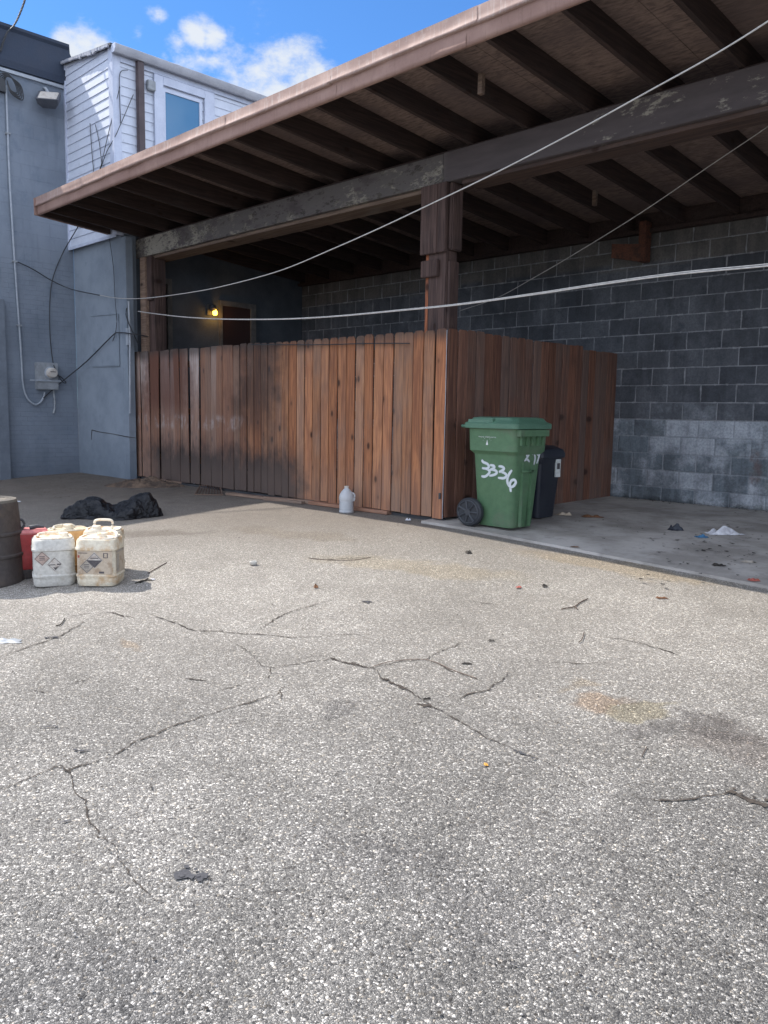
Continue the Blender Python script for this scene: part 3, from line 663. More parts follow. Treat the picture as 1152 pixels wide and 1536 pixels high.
part(MB().tube(smooth_line([U(80, 585, X=XL + .04), U(82, 600, X=XL + .04), U(82, 612, X=XL + .04), U(80, 620, X=XL + .04)]), .017), 'drain_pipe', M['grey_metal'], mt, smooth='all')
# floodlight
p = U(66, 132, X=XL + .02)
fl = E_('floodlight', 'square dark floodlight on a short bracket high on the grey wall', 'floodlight', p)
part(MB().tube([p, p + Vector((.06, 0, -.02)), p + Vector((.12, .02, -.10))], .02), 'bracket', M['conduit'], fl)
c = U(74, 152, X=XL + .2); T = Matrix.Translation(c) @ Matrix.Rotation(math.radians(-35), 4, 'Z') @ Matrix.Rotation(math.radians(38), 4, 'Y')
part(MB().loft([rr(.20, .20, .02, -.07), rr(.30, .30, .03, .0), rr(.32, .32, .03, .07), rr(.33, .33, .02, .085)], T=T), 'housing', M['bronze'], fl, smooth=True)
part(MB().loft([rr(.27, .27, .02, .087), rr(.26, .26, .02, .092)], T=T), 'lens', M['sticker'], fl)
# cable bundle at head of conduit
mb = MB()
c0 = U(12, 122, X=XL + .06)
for i in range(5):
    a = .10 + .03 * i
    mb.tube(smooth_line([c0 + Vector((.02, -.14 + .02 * i, .05 - .02 * i)), c0 + Vector((.05, -.02, .09 - .01 * i)), c0 + Vector((.05, .08 + .02 * i, -.02)), c0 + Vector((.04, .11 + .02 * i, -.14 - .02 * i)), c0 + Vector((.03, .02, -.12 - .01 * i)), c0 + Vector((.02, -.02, 0))]), .008, 6)
mb.box(c0.x - .05, c0.x + .03, c0.y - .2, c0.y - .05, c0.z - .17, c0.z + .02)
things(mb, 'cable_bundle', M['cable_black'], 'looped black cable bundle hanging at the top of the wall conduit', 'cable', smooth=True)
# service drop from the sky
mb = MB(); a = U(0, 78, X=XL + .05); b = UV(40, -8, (-13, 4), (-6, 1.5))
pts = smooth_line([a] + [U(x, y, X=XL + .11) for x, y in ((10, 50), (21, 38), (30, 20), (40, -8), (56, -60))] + [Vector((-15.5, 2, 9.6)), Vector((-22, -4, 11))], 10)
for ph in (0, 2.1, 4.2):
    mb.tube([p + Vector((.012 * math.cos(i * .9 + ph), .012 * math.sin(i * .9 + ph), .012 * math.sin(i * .9 + ph))) for i, p in enumerate(pts)], .009, 6)
things(mb, 'service_cable', M['cable_black'], 'twisted black overhead cable coming down from the sky to the dark band', 'cable', smooth='all')

# ================================================================== WHITE-SIDED HOUSE
YF, XR = 5.80, -11.45
H = E_('sided_house', 'white sided upper storey over a grey stucco wall, behind the carport roof', 'house', (-12.2, 5.8, 0))
part(MB().box(XL + .002, XR - .003, YF + .06, YF + .3, -.6, 3.56), 'stucco_wall', M['stucco'], H)
part(MB().box(XR - .004, -11.31, YF + .062, YF + .17, -.6, 3.50), 'stucco_wall_end', M['stucco'], H)
part(MB().box(XL + .1, XR, YF + .3, 10.2, -.1, 3.56), 'side_wall', M['dark_wall'], H)
def siding_wall(p0, p1, z0, z1a, z1b, lap=.1285, out=(0, -1)):
    mb = MB(); n = int((max(z1a, z1b) - z0) / lap) + 1
    for i in range(n):
        za, zb = z0 + i * lap, z0 + (i + 1) * lap
        ta = min(za, z1a), min(za, z1b); tb = min(zb + .004, z1a), min(zb + .004, z1b)
        if za >= max(z1a, z1b): break
        o1 = Vector((out[0], out[1], 0)) * .013
        A, Bq = Vector((*p0, 0)), Vector((*p1, 0))
        lo = [A + o1 + Vector((0, 0, ta[0])), Bq + o1 + Vector((0, 0, ta[1]))]; hi = [A + o1 * .12 + Vector((0, 0, tb[0])), Bq + o1 * .12 + Vector((0, 0, tb[1]))]
        mb.add([lo[0], lo[1], hi[1], hi[0]], [(0, 1, 2, 3)])
        mb.add([lo[0], lo[1], Bq - o1 * .3 + Vector((0, 0, ta[1])), A - o1 * .3 + Vector((0, 0, ta[0]))], [(0, 1, 2, 3)])
    return mb
ZT0, ZT1 = 6.30, 6.10
part(MB().box(XL + .01, XR - .02, YF + .02, 11.5, 3.57, 6.02), 'upper_wall', M['vinyl'], H)
s = siding_wall((XL, YF), (XR, YF), 3.54, ZT0, ZT1, out=(0, -1)); part(s, 'front_siding', M['vinyl'], H)
part(MB().poly([(XL, YF - .003, 3.54), (XR, YF - .003, 3.54), (XR, YF - .003, ZT1), (XL, YF - .003, ZT0)]), 'backing', M['vinyl_trim'], H)
s = siding_wall((XR, YF), (XR, 11.5), 3.56, 6.06, 6.06, out=(1, 0)); part(s, 'side_siding', M['vinyl'], H)
part(MB().box(XR - .10, XR + .022, YF - .022, YF - .0005 + .0, 3.53, ZT1 + .02).box(XR + .0005, XR + .024, YF + .0, YF + .10, 3.53, ZT1), 'corner_trim', M['vinyl_trim'], H)
part(MB().box(XL, XR, YF - .024, YF - .006, 3.50, 3.545), 'bottom_trim', M['vinyl_trim'], H)
part(MB().box(XL + .001, XL + .045, YF - .026, YF - .0, 3.53, ZT0 + .01), 'edge_trim', M['vinyl_trim'], H)
# roof with ragged rake edge
mb = MB(); T = []
for (x, z) in ((XL - .05, ZT0), (XR + .05, ZT1 + .0)): T.append((x, z))
mb.add([(T[0][0], YF - .06, T[0][1]), (T[1][0], YF - .06, T[1][1]), (T[1][0], 11.6, T[1][1]), (T[0][0], 11.6, T[0][1]), (T[0][0], YF - .06, T[0][1] + .035), (T[1][0], YF - .06, T[1][1] + .035), (T[1][0], 11.6, T[1][1] + .035), (T[0][0], 11.6, T[0][1] + .035)],
       [(0, 1, 2, 3), (4, 5, 6, 7), (0, 1, 5, 4), (1, 2, 6, 5), (2, 3, 7, 6), (3, 0, 4, 7)])
part(mb, 'roof', M['dark_roof'], H)
mb = MB(); random.seed(3)
for i in range(40):
    t = i / 40; x = XL + (XR - XL) * t; z = ZT0 + (ZT1 - ZT0) * t
    mb.box(x, x + .045, YF - .072 - .01 * random.random(), YF - .05, z - .012 - .03 * random.random() * (1 if .4 < t < .75 else .3), z + .02)
part(mb, 'rake_edge', M['gutter'], H)
# gutter
mb = MB(); prof = [(0, .0), (.015, -.085), (.05, -.11), (.09, -.105), (.12, -.06), (.125, 0), (.115, .006), (.11, -.05), (.085, -.09), (.05, -.095), (.02, -.07)]
mb.loft([[(XR + .03 + a, YF - .03, 6.11 + b) for a, b in prof], [(XR + .03 + a, 11.5, 6.09 + b) for a, b in prof]]); part(mb, 'gutter', M['gutter'], H, smooth=True)
part(MB().loft([[(XR + .03 + a, YF - .04, 6.11 + b) for a, b in prof[:7]], [(XR + .03 + a, YF - .028, 6.11 + b) for a, b in prof[:7]]]), 'gutter_end', M['vinyl_trim'], H)
part(MB().box(XR + .024, XR + .032, YF + .1, 11.5, 5.93, 6.03), 'frieze', M['vinyl_trim'], H)
part(MB().box(XR + .03, XR + .10, 6.13, 6.235, 3.5, 6.01), 'downspout', M['downspout'], H, bevel=.008)
part(MB().box(XR + .02, XR + .08, 6.30, 6.43, 5.66, 5.80), 'vent_box', M['grey_metal'], H, bevel=.01)
wf = part(MB().box(XR + .018, XR + .05, 6.42, 6.57, 4.2, 5.92).box(XR + .018, XR + .05, 7.28, 7.46, 4.2, 5.92).box(XR + .018, XR + .05, 6.57, 7.28, 5.80, 5.92).box(XR + .018, XR + .06, 6.57, 7.28, 4.2, 4.3), 'window', M['vinyl_trim'], H, bevel=.004)
part(MB().box(XR + .02, XR + .04, 6.57, 6.605, 4.3, 5.76).box(XR + .02, XR + .04, 7.19, 7.235, 4.3, 5.76).box(XR + .02, XR + .04, 6.605, 7.19, 5.715, 5.76).box(XR + .02, XR + .045, 6.605, 7.19, 4.98, 5.025), 'sash', M['vinyl_trim'], wf)
part(MB().box(XR + .02, XR + .026, 6.6, 7.2, 4.32, 5.74), 'pane', M['glass'], wf)
# openings in the dark end wall
XI = XR + .0
part(MB().box(XI, XI + .05, 7.53, 7.58, 0, 2.78).box(XI, XI + .05, 8.14, 8.24, 0, 2.78).box(XI, XI + .05, 7.58, 8.14, 2.70, 2.78), 'door_frame', M['door_trim_dim'], H)
part(MB().box(XI, XI + .02, 7.58, 8.14, 0, 2.70), 'door', M['door_dark'], H)
part(MB().box(XI, XI + .06, 6.58, 6.66, 0, 3.0).box(XI, XI + .06, 6.3, 6.38, 0, 3.0).box(XI, XI + .06, 6.38, 6.58, 2.92, 3.0), 'side_door_frame', M['door_trim_dim'], H)
part(MB().box(XI, XI + .02, 6.38, 6.58, 0, 2.92), 'side_door', M['door_dark'], H)
# things on the stucco wall
def stl(pts, Y=YF + .045): return [U(x, y, Y=Y) for x, y in pts]
mb = MB(); L = stl([(137, 474), (177, 471)]); mb.tube(L, .006, 5); mb.tube(stl([(177, 471), (179, 549)]), .009, 5); mb.tube(stl([(138, 550), (179, 549)]), .007, 5)
a, b, c, d = stl([(137, 475), (176, 472), (178, 548), (139, 549)], YF + .052); mb.poly([a, b, c, d])
part(mb, 'wall_hatch', M['stucco'], H)
mb = MB(); L = stl([(137, 658), (138, 645), (150, 648), (170, 651), (190, 655), (204, 657)], YF + .055); mb.tube(L, [.003, .007, .005, .004, .006, .003], 5); mb.tube(stl([(138, 645), (137, 660)], YF + .055), .003, 5)
part(mb, 'wall_crack', M['leaf_dark'], H)
mb = MB(); mb.tube(stl([(193, 452), (195, 505), (195, 620)], YF + .03), .016, 8); p = U(192, 505, Y=YF + .03); mb.box(p.x - .03, p.x + .04, p.y - .02, p.y + .01, p.z - .12, p.z + .12)
things(mb, 'wall_pipe', M['conduit'], 'thin grey upright pipe on the stucco wall beside the left timber post', 'pipe', smooth=True)
# lamp
p = U(317, 466, X=XI + .05)
lm = E_('wall_lamp', 'small lit amber wall lamp glowing beside the dark doorway', 'lamp', (XI, p.y, p.z))
part(MB().box(XI, XI + .03, p.y - .06, p.y + .06, p.z - .07, p.z + .10), 'back_plate', M['door_trim_dim'], lm, bevel=.005)
part(MB().loft([circ(.035, p.z - .01, 16, XI + .09, p.y), circ(.065, p.z + .03, 16, XI + .09, p.y), circ(.055, p.z + .08, 16, XI + .09, p.y), circ(.02, p.z + .1, 16, XI + .09, p.y)]), 'hood', M['dark_metal'], lm, smooth=True)
q = Vector((XI + .10, p.y + .035, p.z - .03))
part(MB().loft([circ(r, q.z + h, 16, q.x, q.y) for r, h in ((.012, -.045), (.032, -.03), (.04, 0), (.03, .03), (.015, .05))]), 'bulb', M['bulb'], lm, smooth='all')
ll = bpy.data.lights.new('lamp_light', 'POINT'); ll.energy = 1.0; ll.color = (1, .5, .12); ll.shadow_soft_size = .04
lo = bpy.data.objects.new('lamp_light', ll); COL.objects.link(lo); lo.location = (q.x + .06, q.y + .02, q.z - .05)

# ================================================================== CARPORT
C = E_('carport', 'long lean-to carport with brown metal fascia and dark timber frame', 'carport', (-5.4, 6.1, 0))
FY, FZ, SL = 4.73, 3.645, .09
def zj(y): return FZ - SL * (y - FY)          # underside of joists
XE = 4.5
JH = .185
random.seed(5)
# deck
mb = MB(); xs = axis_vals([(-11.62, XE, 1.22)])
for x0, x1 in zip(xs, xs[1:]):
    for y0, y1 in ((FY + .03, 5.78), (5.78, 7.2), (7.2, 9.4)):
        a = max(x0, XR + .03) if y0 >= 5.78 else x0
        if a >= x1: continue
        mb.add([(a, y0, zj(y0) + JH), (x1 - .004, y0, zj(y0) + JH), (x1 - .004, y1, zj(y1) + JH), (a, y1, zj(y1) + JH), (a, y0, zj(y0) + JH + .02), (x1 - .004, y0, zj(y0) + JH + .02), (x1 - .004, y1, zj(y1) + JH + .02), (a, y1, zj(y1) + JH + .02)],
               [(0, 1, 2, 3), (4, 5, 6, 7), (0, 1, 5, 4), (1, 2, 6, 5), (2, 3, 7, 6), (3, 0, 4, 7)])
part(mb, 'roof_deck', M['deck'], C)
mb = MB(); y0, y1, z0 = FY + .01, 9.5, JH + .022
for xa, ya_ in ((-11.64, FY + .01),):
    mb.add([(-11.64, y0, zj(y0) + z0), (XE, y0, zj(y0) + z0), (XE, y1, zj(y1) + z0), (XR + .03, y1, zj(y1) + z0), (XR + .03, 5.775, zj(5.775) + z0), (-11.64, 5.775, zj(5.775) + z0)] +
           [(-11.64, y0, zj(y0) + z0 + .02), (XE, y0, zj(y0) + z0 + .02), (XE, y1, zj(y1) + z0 + .02), (XR + .03, y1, zj(y1) + z0 + .02), (XR + .03, 5.775, zj(5.775) + z0 + .02), (-11.64, 5.775, zj(5.775) + z0 + .02)],
           [(0, 1, 2, 3, 4, 5), (6, 7, 8, 9, 10, 11)] + [(i, (i + 1) % 6, 6 + (i + 1) % 6, 6 + i) for i in range(6)])
part(mb, 'roof_covering', M['dark_roof'], C)
# joists
xj = []
x = -3.83 + .622 * 13
while x > -11.4: xj.append(x); x -= .622
xj.append(-11.58)
for x in xj:
    t = .04; ya = FY + .03; yb_ = 9.24 if x > XR else 5.77; j = random.uniform(-.012, .012)
    xa, xb = x - t / 2, x + t / 2
    mb = MB().add([(xa, ya, zj(ya)), (xb, ya, zj(ya)), (xb + j, yb_, zj(yb_)), (xa + j, yb_, zj(yb_)), (xa, ya, zj(ya) + JH - .002), (xb, ya, zj(ya) + JH - .002), (xb + j, yb_, zj(yb_) + JH - .002), (xa + j, yb_, zj(yb_) + JH - .002)],
                  [(0, 1, 2, 3), (4, 5, 6, 7), (0, 1, 5, 4), (1, 2, 6, 5), (2, 3, 7, 6), (3, 0, 4, 7)])
    part(mb, 'joist', M['joist'], C)
# fascia: bent sheet metal
def sheet(x0, x1, za, zb, y, amp, seed, ret=.03):
    nxx = max(4, int((x1 - x0) / .05)); vs = []; rows = 5
    for i in range(nxx + 1):
        x = x0 + (x1 - x0) * i / nxx
        for r in range(rows):
            t = r / (rows - 1); z = za + (zb - za) * t
            dy = amp * (noise.noise(Vector((x * 1.3, seed, t * .8))) * 1.4 + .5 * noise.noise(Vector((x * 5, seed, t * 2)))) * (1 - abs(t - .4))
            dz = (.014 * noise.noise(Vector((x * 1.7, seed + 5, 0)))) if r == 0 else 0
            if ret == .03 and amp == .011 and r == 0: dy -= .010 + .010 * abs(noise.noise(Vector((x * 2.1, seed, 8))))
            vs.append((x, y + dy, z + dz))
        vs.append((x, y + ret, za - .001))
    k = rows + 1
    fs = [(i * k + r, (i + 1) * k + r, (i + 1) * k + r + 1, i * k + r + 1) for i in range(nxx) for r in range(rows - 1)] + [(i * k, (i + 1) * k, (i + 1) * k + rows, i * k + rows) for i in range(nxx)]
    return vs, fs
xs1 = [U(57, 310, Y=FY).x, U(157, 270, Y=FY).x, -9.0, U(505, 120, Y=FY).x, -4.0, -1.2, 1.9, XE]
for i, (a, b) in enumerate(zip(xs1, xs1[1:])):
    vs, fs = sheet(a - .02, b, FZ, FZ + .125, FY - .004 * (i % 2), .008, i * 7.1); part(MB().add(vs, fs), 'fascia_sheet', M['fascia'], C, smooth='all')
xs2 = [U(55, 296, Y=FY).x - .02, U(124, 276, Y=FY).x, U(337, 180, Y=FY).x, U(495, 112, Y=FY).x, U(713, 14, Y=FY).x, -1.6, 1.3, XE]
for i, (a, b) in enumerate(zip(xs2, xs2[1:])):
    vs, fs = sheet(a, b + .03, FZ + .115 + .004 * (i % 2), FZ + .232, FY - .016 - .004 * (i % 2), .011, 50 + i * 3.3, .03)
    vs2 = [(x, y, z) for x, y, z in vs]
    part(MB().add(vs2, fs), 'drip_edge', M['drip'], C, smooth='all')
part(MB().box(-11.65, XE, FY + .016, FY + .029, FZ + .004, FZ + .215), 'fascia_board', M['joist'], C)
mb = MB(); mb.add([(-11.665, FY - .03, FZ), (-11.665, 5.77, zj(5.77)), (-11.665, 5.77, zj(5.77) + .22), (-11.665, FY - .03, FZ + .225), (-11.64, FY - .03, FZ), (-11.64, 5.77, zj(5.77)), (-11.64, 5.77, zj(5.77) + .22), (-11.64, FY - .03, FZ + .225)], [(0, 1, 2, 3), (4, 5, 6, 7), (0, 1, 5, 4), (1, 2, 6, 5), (2, 3, 7, 6), (3, 0, 4, 7)])
part(mb, 'end_fascia', M['fascia'], C)
# beam: one face board per bay, a joint over the centre post
BY = 6.10
part(MB().box(-11.7, -5.40, BY, BY + .20, 3.235, 3.50), 'beam', M['beam'], C, bevel=.004)
part(MB().box(-5.396, XE, BY - .004, BY + .20, 3.232, 3.505), 'beam', M['beam'], C, bevel=.004)
part(MB().box(-11.35, -5.66, BY + .05, BY + .33, 3.195, 3.233), 'beam_soffit', M['plank'], C)
part(MB().box(-5.2, XE, BY + .05, BY + .30, 3.195, 3.230), 'beam_soffit', M['rail_dim'], C)
part(MB().box(-11.68, XE, BY + .02, BY + .19, 3.506, 3.523), 'beam_cap', M['joist'], C)
part(MB().box(-11.66, -11.46, BY - .02, BY + .1, 3.525, 3.66), 'blocking', M['post'], C)
# centre post
P0 = MB().box(-5.575, -5.34, BY + .01, BY + .17, -.05, 3.23)
ps = part(P0, 'post', M['post'], C, bevel=.008)
part(MB().box(-5.62, -5.577, BY + .02, BY + .15, 0, 3.22), 'post_side_board', M['post_red'], C, bevel=.004)
part(MB().box(-5.338, -5.305, BY + .03, BY + .16, 0, 2.5), 'post_side_board', M['post'], C, bevel=.004)
for (a, b) in ((-5.66, -5.44), (-5.437, -5.33)):
    part(MB().box(a, b, BY - .03, BY + .008, 2.58, 3.23), 'cheek_board', M['post'], C, bevel=.006)
part(MB().box(-5.337, -5.285, BY + .02, BY + .18, 2.6, 3.23), 'cheek_board', M['post'], C, bevel=.012)
part(MB().box(-5.64, -5.42, BY - .035, BY + .008, 2.36, 2.52), 'collar_block', M['post'], C, bevel=.006)
# left post and its boards
part(MB().box(-11.42, -11.0, BY + .05, BY + .23, -.02, 3.23), 'post', M['post'], C, bevel=.008)
part(MB().box(-11.33, -11.17, BY - .01, BY + .048, 0, 3.23), 'post_side_board', M['plank'], C, bevel=.006)
part(MB().box(-11.165, -11.02, BY + .01, BY + .048, 2.6, 3.23), 'cheek_board', M['post'], C, bevel=.006)
part(MB().box(XR + .02, XE, 9.15, 9.248, 3.19, 3.235), 'wall_plate', M['joist'], C)
part(MB().box(XR + .02, XE, 9.20, 9.26, 3.236, 3.418), 'end_blocking', M['joist'], C)
# block of timber hanging at the wall
p = U(968, 345, Y=9.1); q_ = U(968, 392, Y=9.1)
part(MB().box(p.x - .06, p.x + .03, 9.06, 9.2, q_.z, p.z + .1), 'hanger', M['rust'], C, bevel=.005)
a = U(921, 367, Y=8.95); b = U(952, 376, Y=9.0)
part(MB().add([(a.x, 8.9, a.z - .0), (p.x - .04, 9.06, q_.z + .20), (p.x - .04, 9.06, q_.z + .0), (a.x, 8.9, a.z - .16), (a.x, 8.95, a.z - .0), (p.x - .04, 9.11, q_.z + .20), (p.x - .04, 9.11, q_.z + .0), (a.x, 8.95, a.z - .16)], [(0, 1, 2, 3), (4, 5, 6, 7), (0, 1, 5, 4), (1, 2, 6, 5), (2, 3, 7, 6), (3, 0, 4, 7)]), 'hanger_arm', M['rust'], C)
for (x, y, X_) in ((893, 283, None), (722, 130, None)):
    yy = 7.9 if y > 200 else 5.2
    p = U(x, y, Y=yy); part(MB().box(p.x - .02, p.x + .02, yy - .02, yy + .02, zj(yy) - .10, zj(yy) + .05), 'scrap_block', M['plank'], C)

# CMU wall
things(MB().box(XR + .02, XE, 9.25, 9.45, -.2, 3.30), 'block_wall', M['blocks'], 'dark concrete block wall at the back of the carport, whitewashed near its foot', 'wall')

# ================================================================== FENCE
F = E_('privacy_fence', 'brown timber picket fence wrapping round the corner of the carport', 'fence', (-5.2, 6.0, 0))
random.seed(11)
def picket(mb, T, w_, h, z0, th=.016, ear=.028, n=6, warp=0):
    pts = [(-w_ / 2, z0), (w_ / 2, z0), (w_ / 2, h - ear), (w_ / 2 - ear * .6, h - ear * .25), (w_ / 2 - ear, h), (-w_ / 2 + ear, h), (-w_ / 2 + ear * .6, h - ear * .25), (-w_ / 2, h - ear)]
    zs = [z0 + (h - ear - z0) * i / n for i in range(n + 1)]
    outl = [(-w_ / 2, z) for z in zs[::-1]] + [(w_ / 2, z) for z in zs] + pts[3:7]
    def wv(x, y, z):
        t = (z - z0) / (h - z0); b = warp * math.sin(t * 2.6 + .3)
        return T @ Vector((x + b * .25, y + b, z))
    k = len(outl); c_ = .005; ins = [(x - c_ * (1 if x > 0 else -1), z - (c_ if z > h - ear - .001 else 0)) for x, z in outl]
    vs = [wv(x, -th, z) for x, z in ins] + [wv(x, -th + c_, z) for x, z in outl] + [wv(x, 0, z) for x, z in outl]
    mb.add(vs, [tuple(range(k)), tuple(range(2 * k, 3 * k))[::-1]] + [(j_ * k + i, j_ * k + (i + 1) % k, (j_ + 1) * k + (i + 1) % k, (j_ + 1) * k + i) for i in range(k) for j_ in (0, 1)])
mb = MB(); x = -5.205; i = 0
while x > -11.48:
    far = x < -8.4; w_ = .130 + random.uniform(-.003, .003); gap = random.uniform(.011, .017) if not far else random.uniform(-.004, .018)
    cx = x - w_ / 2; t = (x + 5.2) / -6.3
    h = 1.835 + .02 * t + random.uniform(-.008, .008) - (.02 if x > -5.4 else 0) * 0
    T = Matrix.Translation((cx, 6.0 + .05 * t + random.uniform(-.003, .003) - (.014 if (far and i % 2) else 0), 0)) @ Matrix.Rotation(random.uniform(-.006, .006) * (2 if far else 1), 4, 'Y') @ Matrix.Rotation(random.uniform(-.04, .04), 4, 'Z')
    picket(mb, T, w_, h, .002 + random.uniform(-.012, .008), warp=random.uniform(-.008, .008) * (1.6 if far else 1), ear=.026 if x > -8.5 else .012)
    x -= w_ + gap; i += 1
part(mb, 'front_panel', M['picket'], F)
mb = MB(); y = 6.006; i = 0
while y < 9.2:
    w_ = .133 + random.uniform(-.003, .003); cy_ = y + w_ / 2
    h = 1.835 + random.uniform(-.006, .006) - (.035 if y > 8.35 else 0) + (.01 if y < 6.5 else 0)
    T = Matrix.Translation((-5.2 - .015 * (y - 6), cy_, 0)) @ Matrix.Rotation(math.pi / 2, 4, 'Z') @ Matrix.Rotation(random.uniform(-.03, .03), 4, 'Z') @ Matrix.Rotation(random.uniform(-.005, .005), 4, 'Y')
    picket(mb, T, w_, h, .0 + random.uniform(-.008, .01), warp=random.uniform(-.006, .006), ear=.022 if y < 7.5 else .006)
    y += w_ + random.uniform(.009, .014); i += 1
part(mb, 'side_panel', M['picket_shaded'], F)
for z in (.28, .95, 1.6):
    part(MB().box(-11.4, -5.25, 6.075, 6.11, z, z + .085), 'rail', M['rail'], F); part(MB().box(-5.29, -5.252, 6.12, 9.2, z, z + .085), 'rail', M['rail'], F)
part(MB().tube([(-5.192, 5.978, .0), (-5.190, 5.978, .9), (-5.192, 5.976, 1.82)], .0032, 6), 'corner_strip', M['conduit'], F)
p = U(660.5, 744, Y=5.97); part(MB().box(p.x - .012, p.x + .006, 5.955, 5.97, p.z - .03, p.z + .03), 'latch', M['dark_metal'], F)
part(MB().box(-11.3, -5.22, 6.03, 6.07, -.10, -.012), 'base_board', M['dark_metal'], F)
L = [U(x, y, Y=5.955) for x, y in ((376, 517), (420, 517), (480, 517), (560, 515), (614, 515))]
things(MB().tube(smooth_line(L), .006, 6), 'fence_wire', M['cable_black'], 'thin black wire stapled along the top of the front fence', 'wire', smooth='all')

# ================================================================== WIRES
def wire(name, px_, A, Bp, r, m, label, seg=8, extra=None):
    pts = [UV(x, y, A, Bp) for x, y in px_]; dv = (pts[-1] - pts[-2]).normalized()
    pts = smooth_line(pts + [pts[-1] + dv * 1.5 + Vector((0, 0, -.02)), pts[-1] + dv * 6 + Vector((0, 0, .1))], seg)
    mb = MB().tube(pts, r, 7)
    if extra: mb.tube([p + Vector(extra) * (.15 + .85 * i / len(pts)) for i, p in enumerate(pts)], r * .75, 7)
    return things(mb, name, m, label, 'wire', smooth='all')
wire('overhead_wire', [(150, 443), (175, 447), (205, 448), (240, 445), (290, 438), (340, 428), (420, 406), (500, 373), (570, 342), (640, 309), (740, 261), (860, 199), (980, 133), (1070, 83), (1160, 27), (1260, -40)], (-11.9, 5.72), (-1.2, 4.95), .0055, M['cable_white'],
     'long pale wire sagging from the left post up to the upper right under the roof')
wire('overhead_wire', [(207, 467), (235, 471), (280, 476), (340, 479), (420, 479), (500, 475), (600, 466), (690, 457), (800, 442), (900, 427), (1020, 411), (1160, 398), (1260, 385)], (-11.6, 5.85), (-1.2, 5.4), .0058, M['cable_white'],
     'pale double wire crossing low over the fence to the right edge', extra=(0, 0, .015))
wire('overhead_wire', [(690, 466), (745, 447), (800, 417), (860, 382), (960, 320), (1070, 245), (1160, 184), (1260, 110)], (-5.6, 8.2), (-1.2, 6.7), .0050, M['cable_white'],
     'thin grey wire rising under the roof in front of the block wall')
pts = [U(22, 391, X=XL + .04), U(48, 403, X=XL + .05), U(78, 421, X=XL + .06), U(108, 434, Y=5.72), U(150, 443, Y=5.75)]
things(MB().tube(smooth_line(pts), .008, 6), 'wall_wire', M['cable_black'], 'dark wire sagging between the conduit and the stucco wall corner', 'wire', smooth='all')
pts = [U(151, 250, Y=YF - .04), U(135, 300, Y=YF - .04), U(118, 338, Y=YF - .05), U(95, 378, X=XL + .06), U(80, 415, X=XL + .06), U(75, 450, X=XL + .06), U(75, 500, X=XL + .06), U(79, 540, X=XL + .08), U(84, 556, X=XL + .15), U(93, 572, X=XL + .15), U(99, 574, X=XL + .12), U(92, 566, X=XL + .14), U(80, 560, X=XL + .16)]
things(MB().tube(smooth_line(pts), .008, 6), 'wall_wire', M['cable_black'], 'long black cable drooping down the grey wall to the meter', 'wire', smooth='all')
pts = [U(65, 597, X=XL + .05), U(90, 575, X=XL + .1), U(130, 542, Y=5.80), U(168, 504, Y=5.80), U(178, 499, Y=5.80), U(200, 501, Y=5.80), U(222, 505, Y=6.03)]
things(MB().tube(smooth_line(pts, 3), .009, 6), 'wall_wire', M['cable_black'], 'dark cable slanting up from the meter to the left post', 'wire', smooth='all')
pts = [U(163, 350, Y=5.82), U(170, 400, Y=5.82), U(172, 440, Y=5.82), U(175, 480, Y=5.82), U(173, 500, Y=5.82), U(169, 512, Y=5.82)]
things(MB().tube(smooth_line(pts), .005, 6), 'wall_wire', M['cable_black'], 'thin wire hanging down the middle of the stucco wall', 'wire', smooth='all')
pts = [U(190, 462, Y=5.80), U(189, 472, Y=5.80), U(193, 485, Y=5.80), U(200, 500, Y=5.82), U(207, 515, Y=5.95)]
things(MB().tube(smooth_line(pts), .008, 6), 'wall_wire', M['cable_black'], 'short curled black cable end beside the thin upright pipe', 'wire', smooth='all')
mb = MB(); Y_ = YF - .035
for L in ([(135, 185), (138, 230), (141, 262)], [(143, 187), (149, 215), (153, 250)], [(200, 142), (175, 200), (160, 228), (148, 262)], [(192, 105), (181, 108), (179, 130), (181, 185)], [(180, 130), (165, 190), (150, 255)]):
    mb.tube(smooth_line([U(x, y, Y=Y_) if x < 172 else U(x, y, X=XR + .04) for x, y in L]), .0055, 5)
things(mb, 'siding_wires', M['cable_black'], 'tangle of thin black wires over the corner of the white siding', 'wire', smooth='all')

# ================================================================== BINS
def ground_at(x, y): return G(x, y) + (.022 if y > 5.87 else 0)
bx, by = -4.60, 6.20
BZ = .905
gz = ground_at(bx, by)
bin_ = E_('wheelie_bin', 'green wheeled rubbish bin sprayed with white numbers beside the fence', 'bin', (bx, by, gz))
bin_.scale = (1, 1, BZ)
secs = [rr(.39, .34, .05, .02), rr(.41, .36, .06, .06), rr(.485, .44, .06, .755), rr(.49, .445, .06, .765), rr(.54, .51, .055, .80), rr(.55, .525, .05, 1.02), rr(.555, .53, .05, 1.03)]
body = MB().loft(secs).build('body', M['bin_green'], bin_, smooth=True)
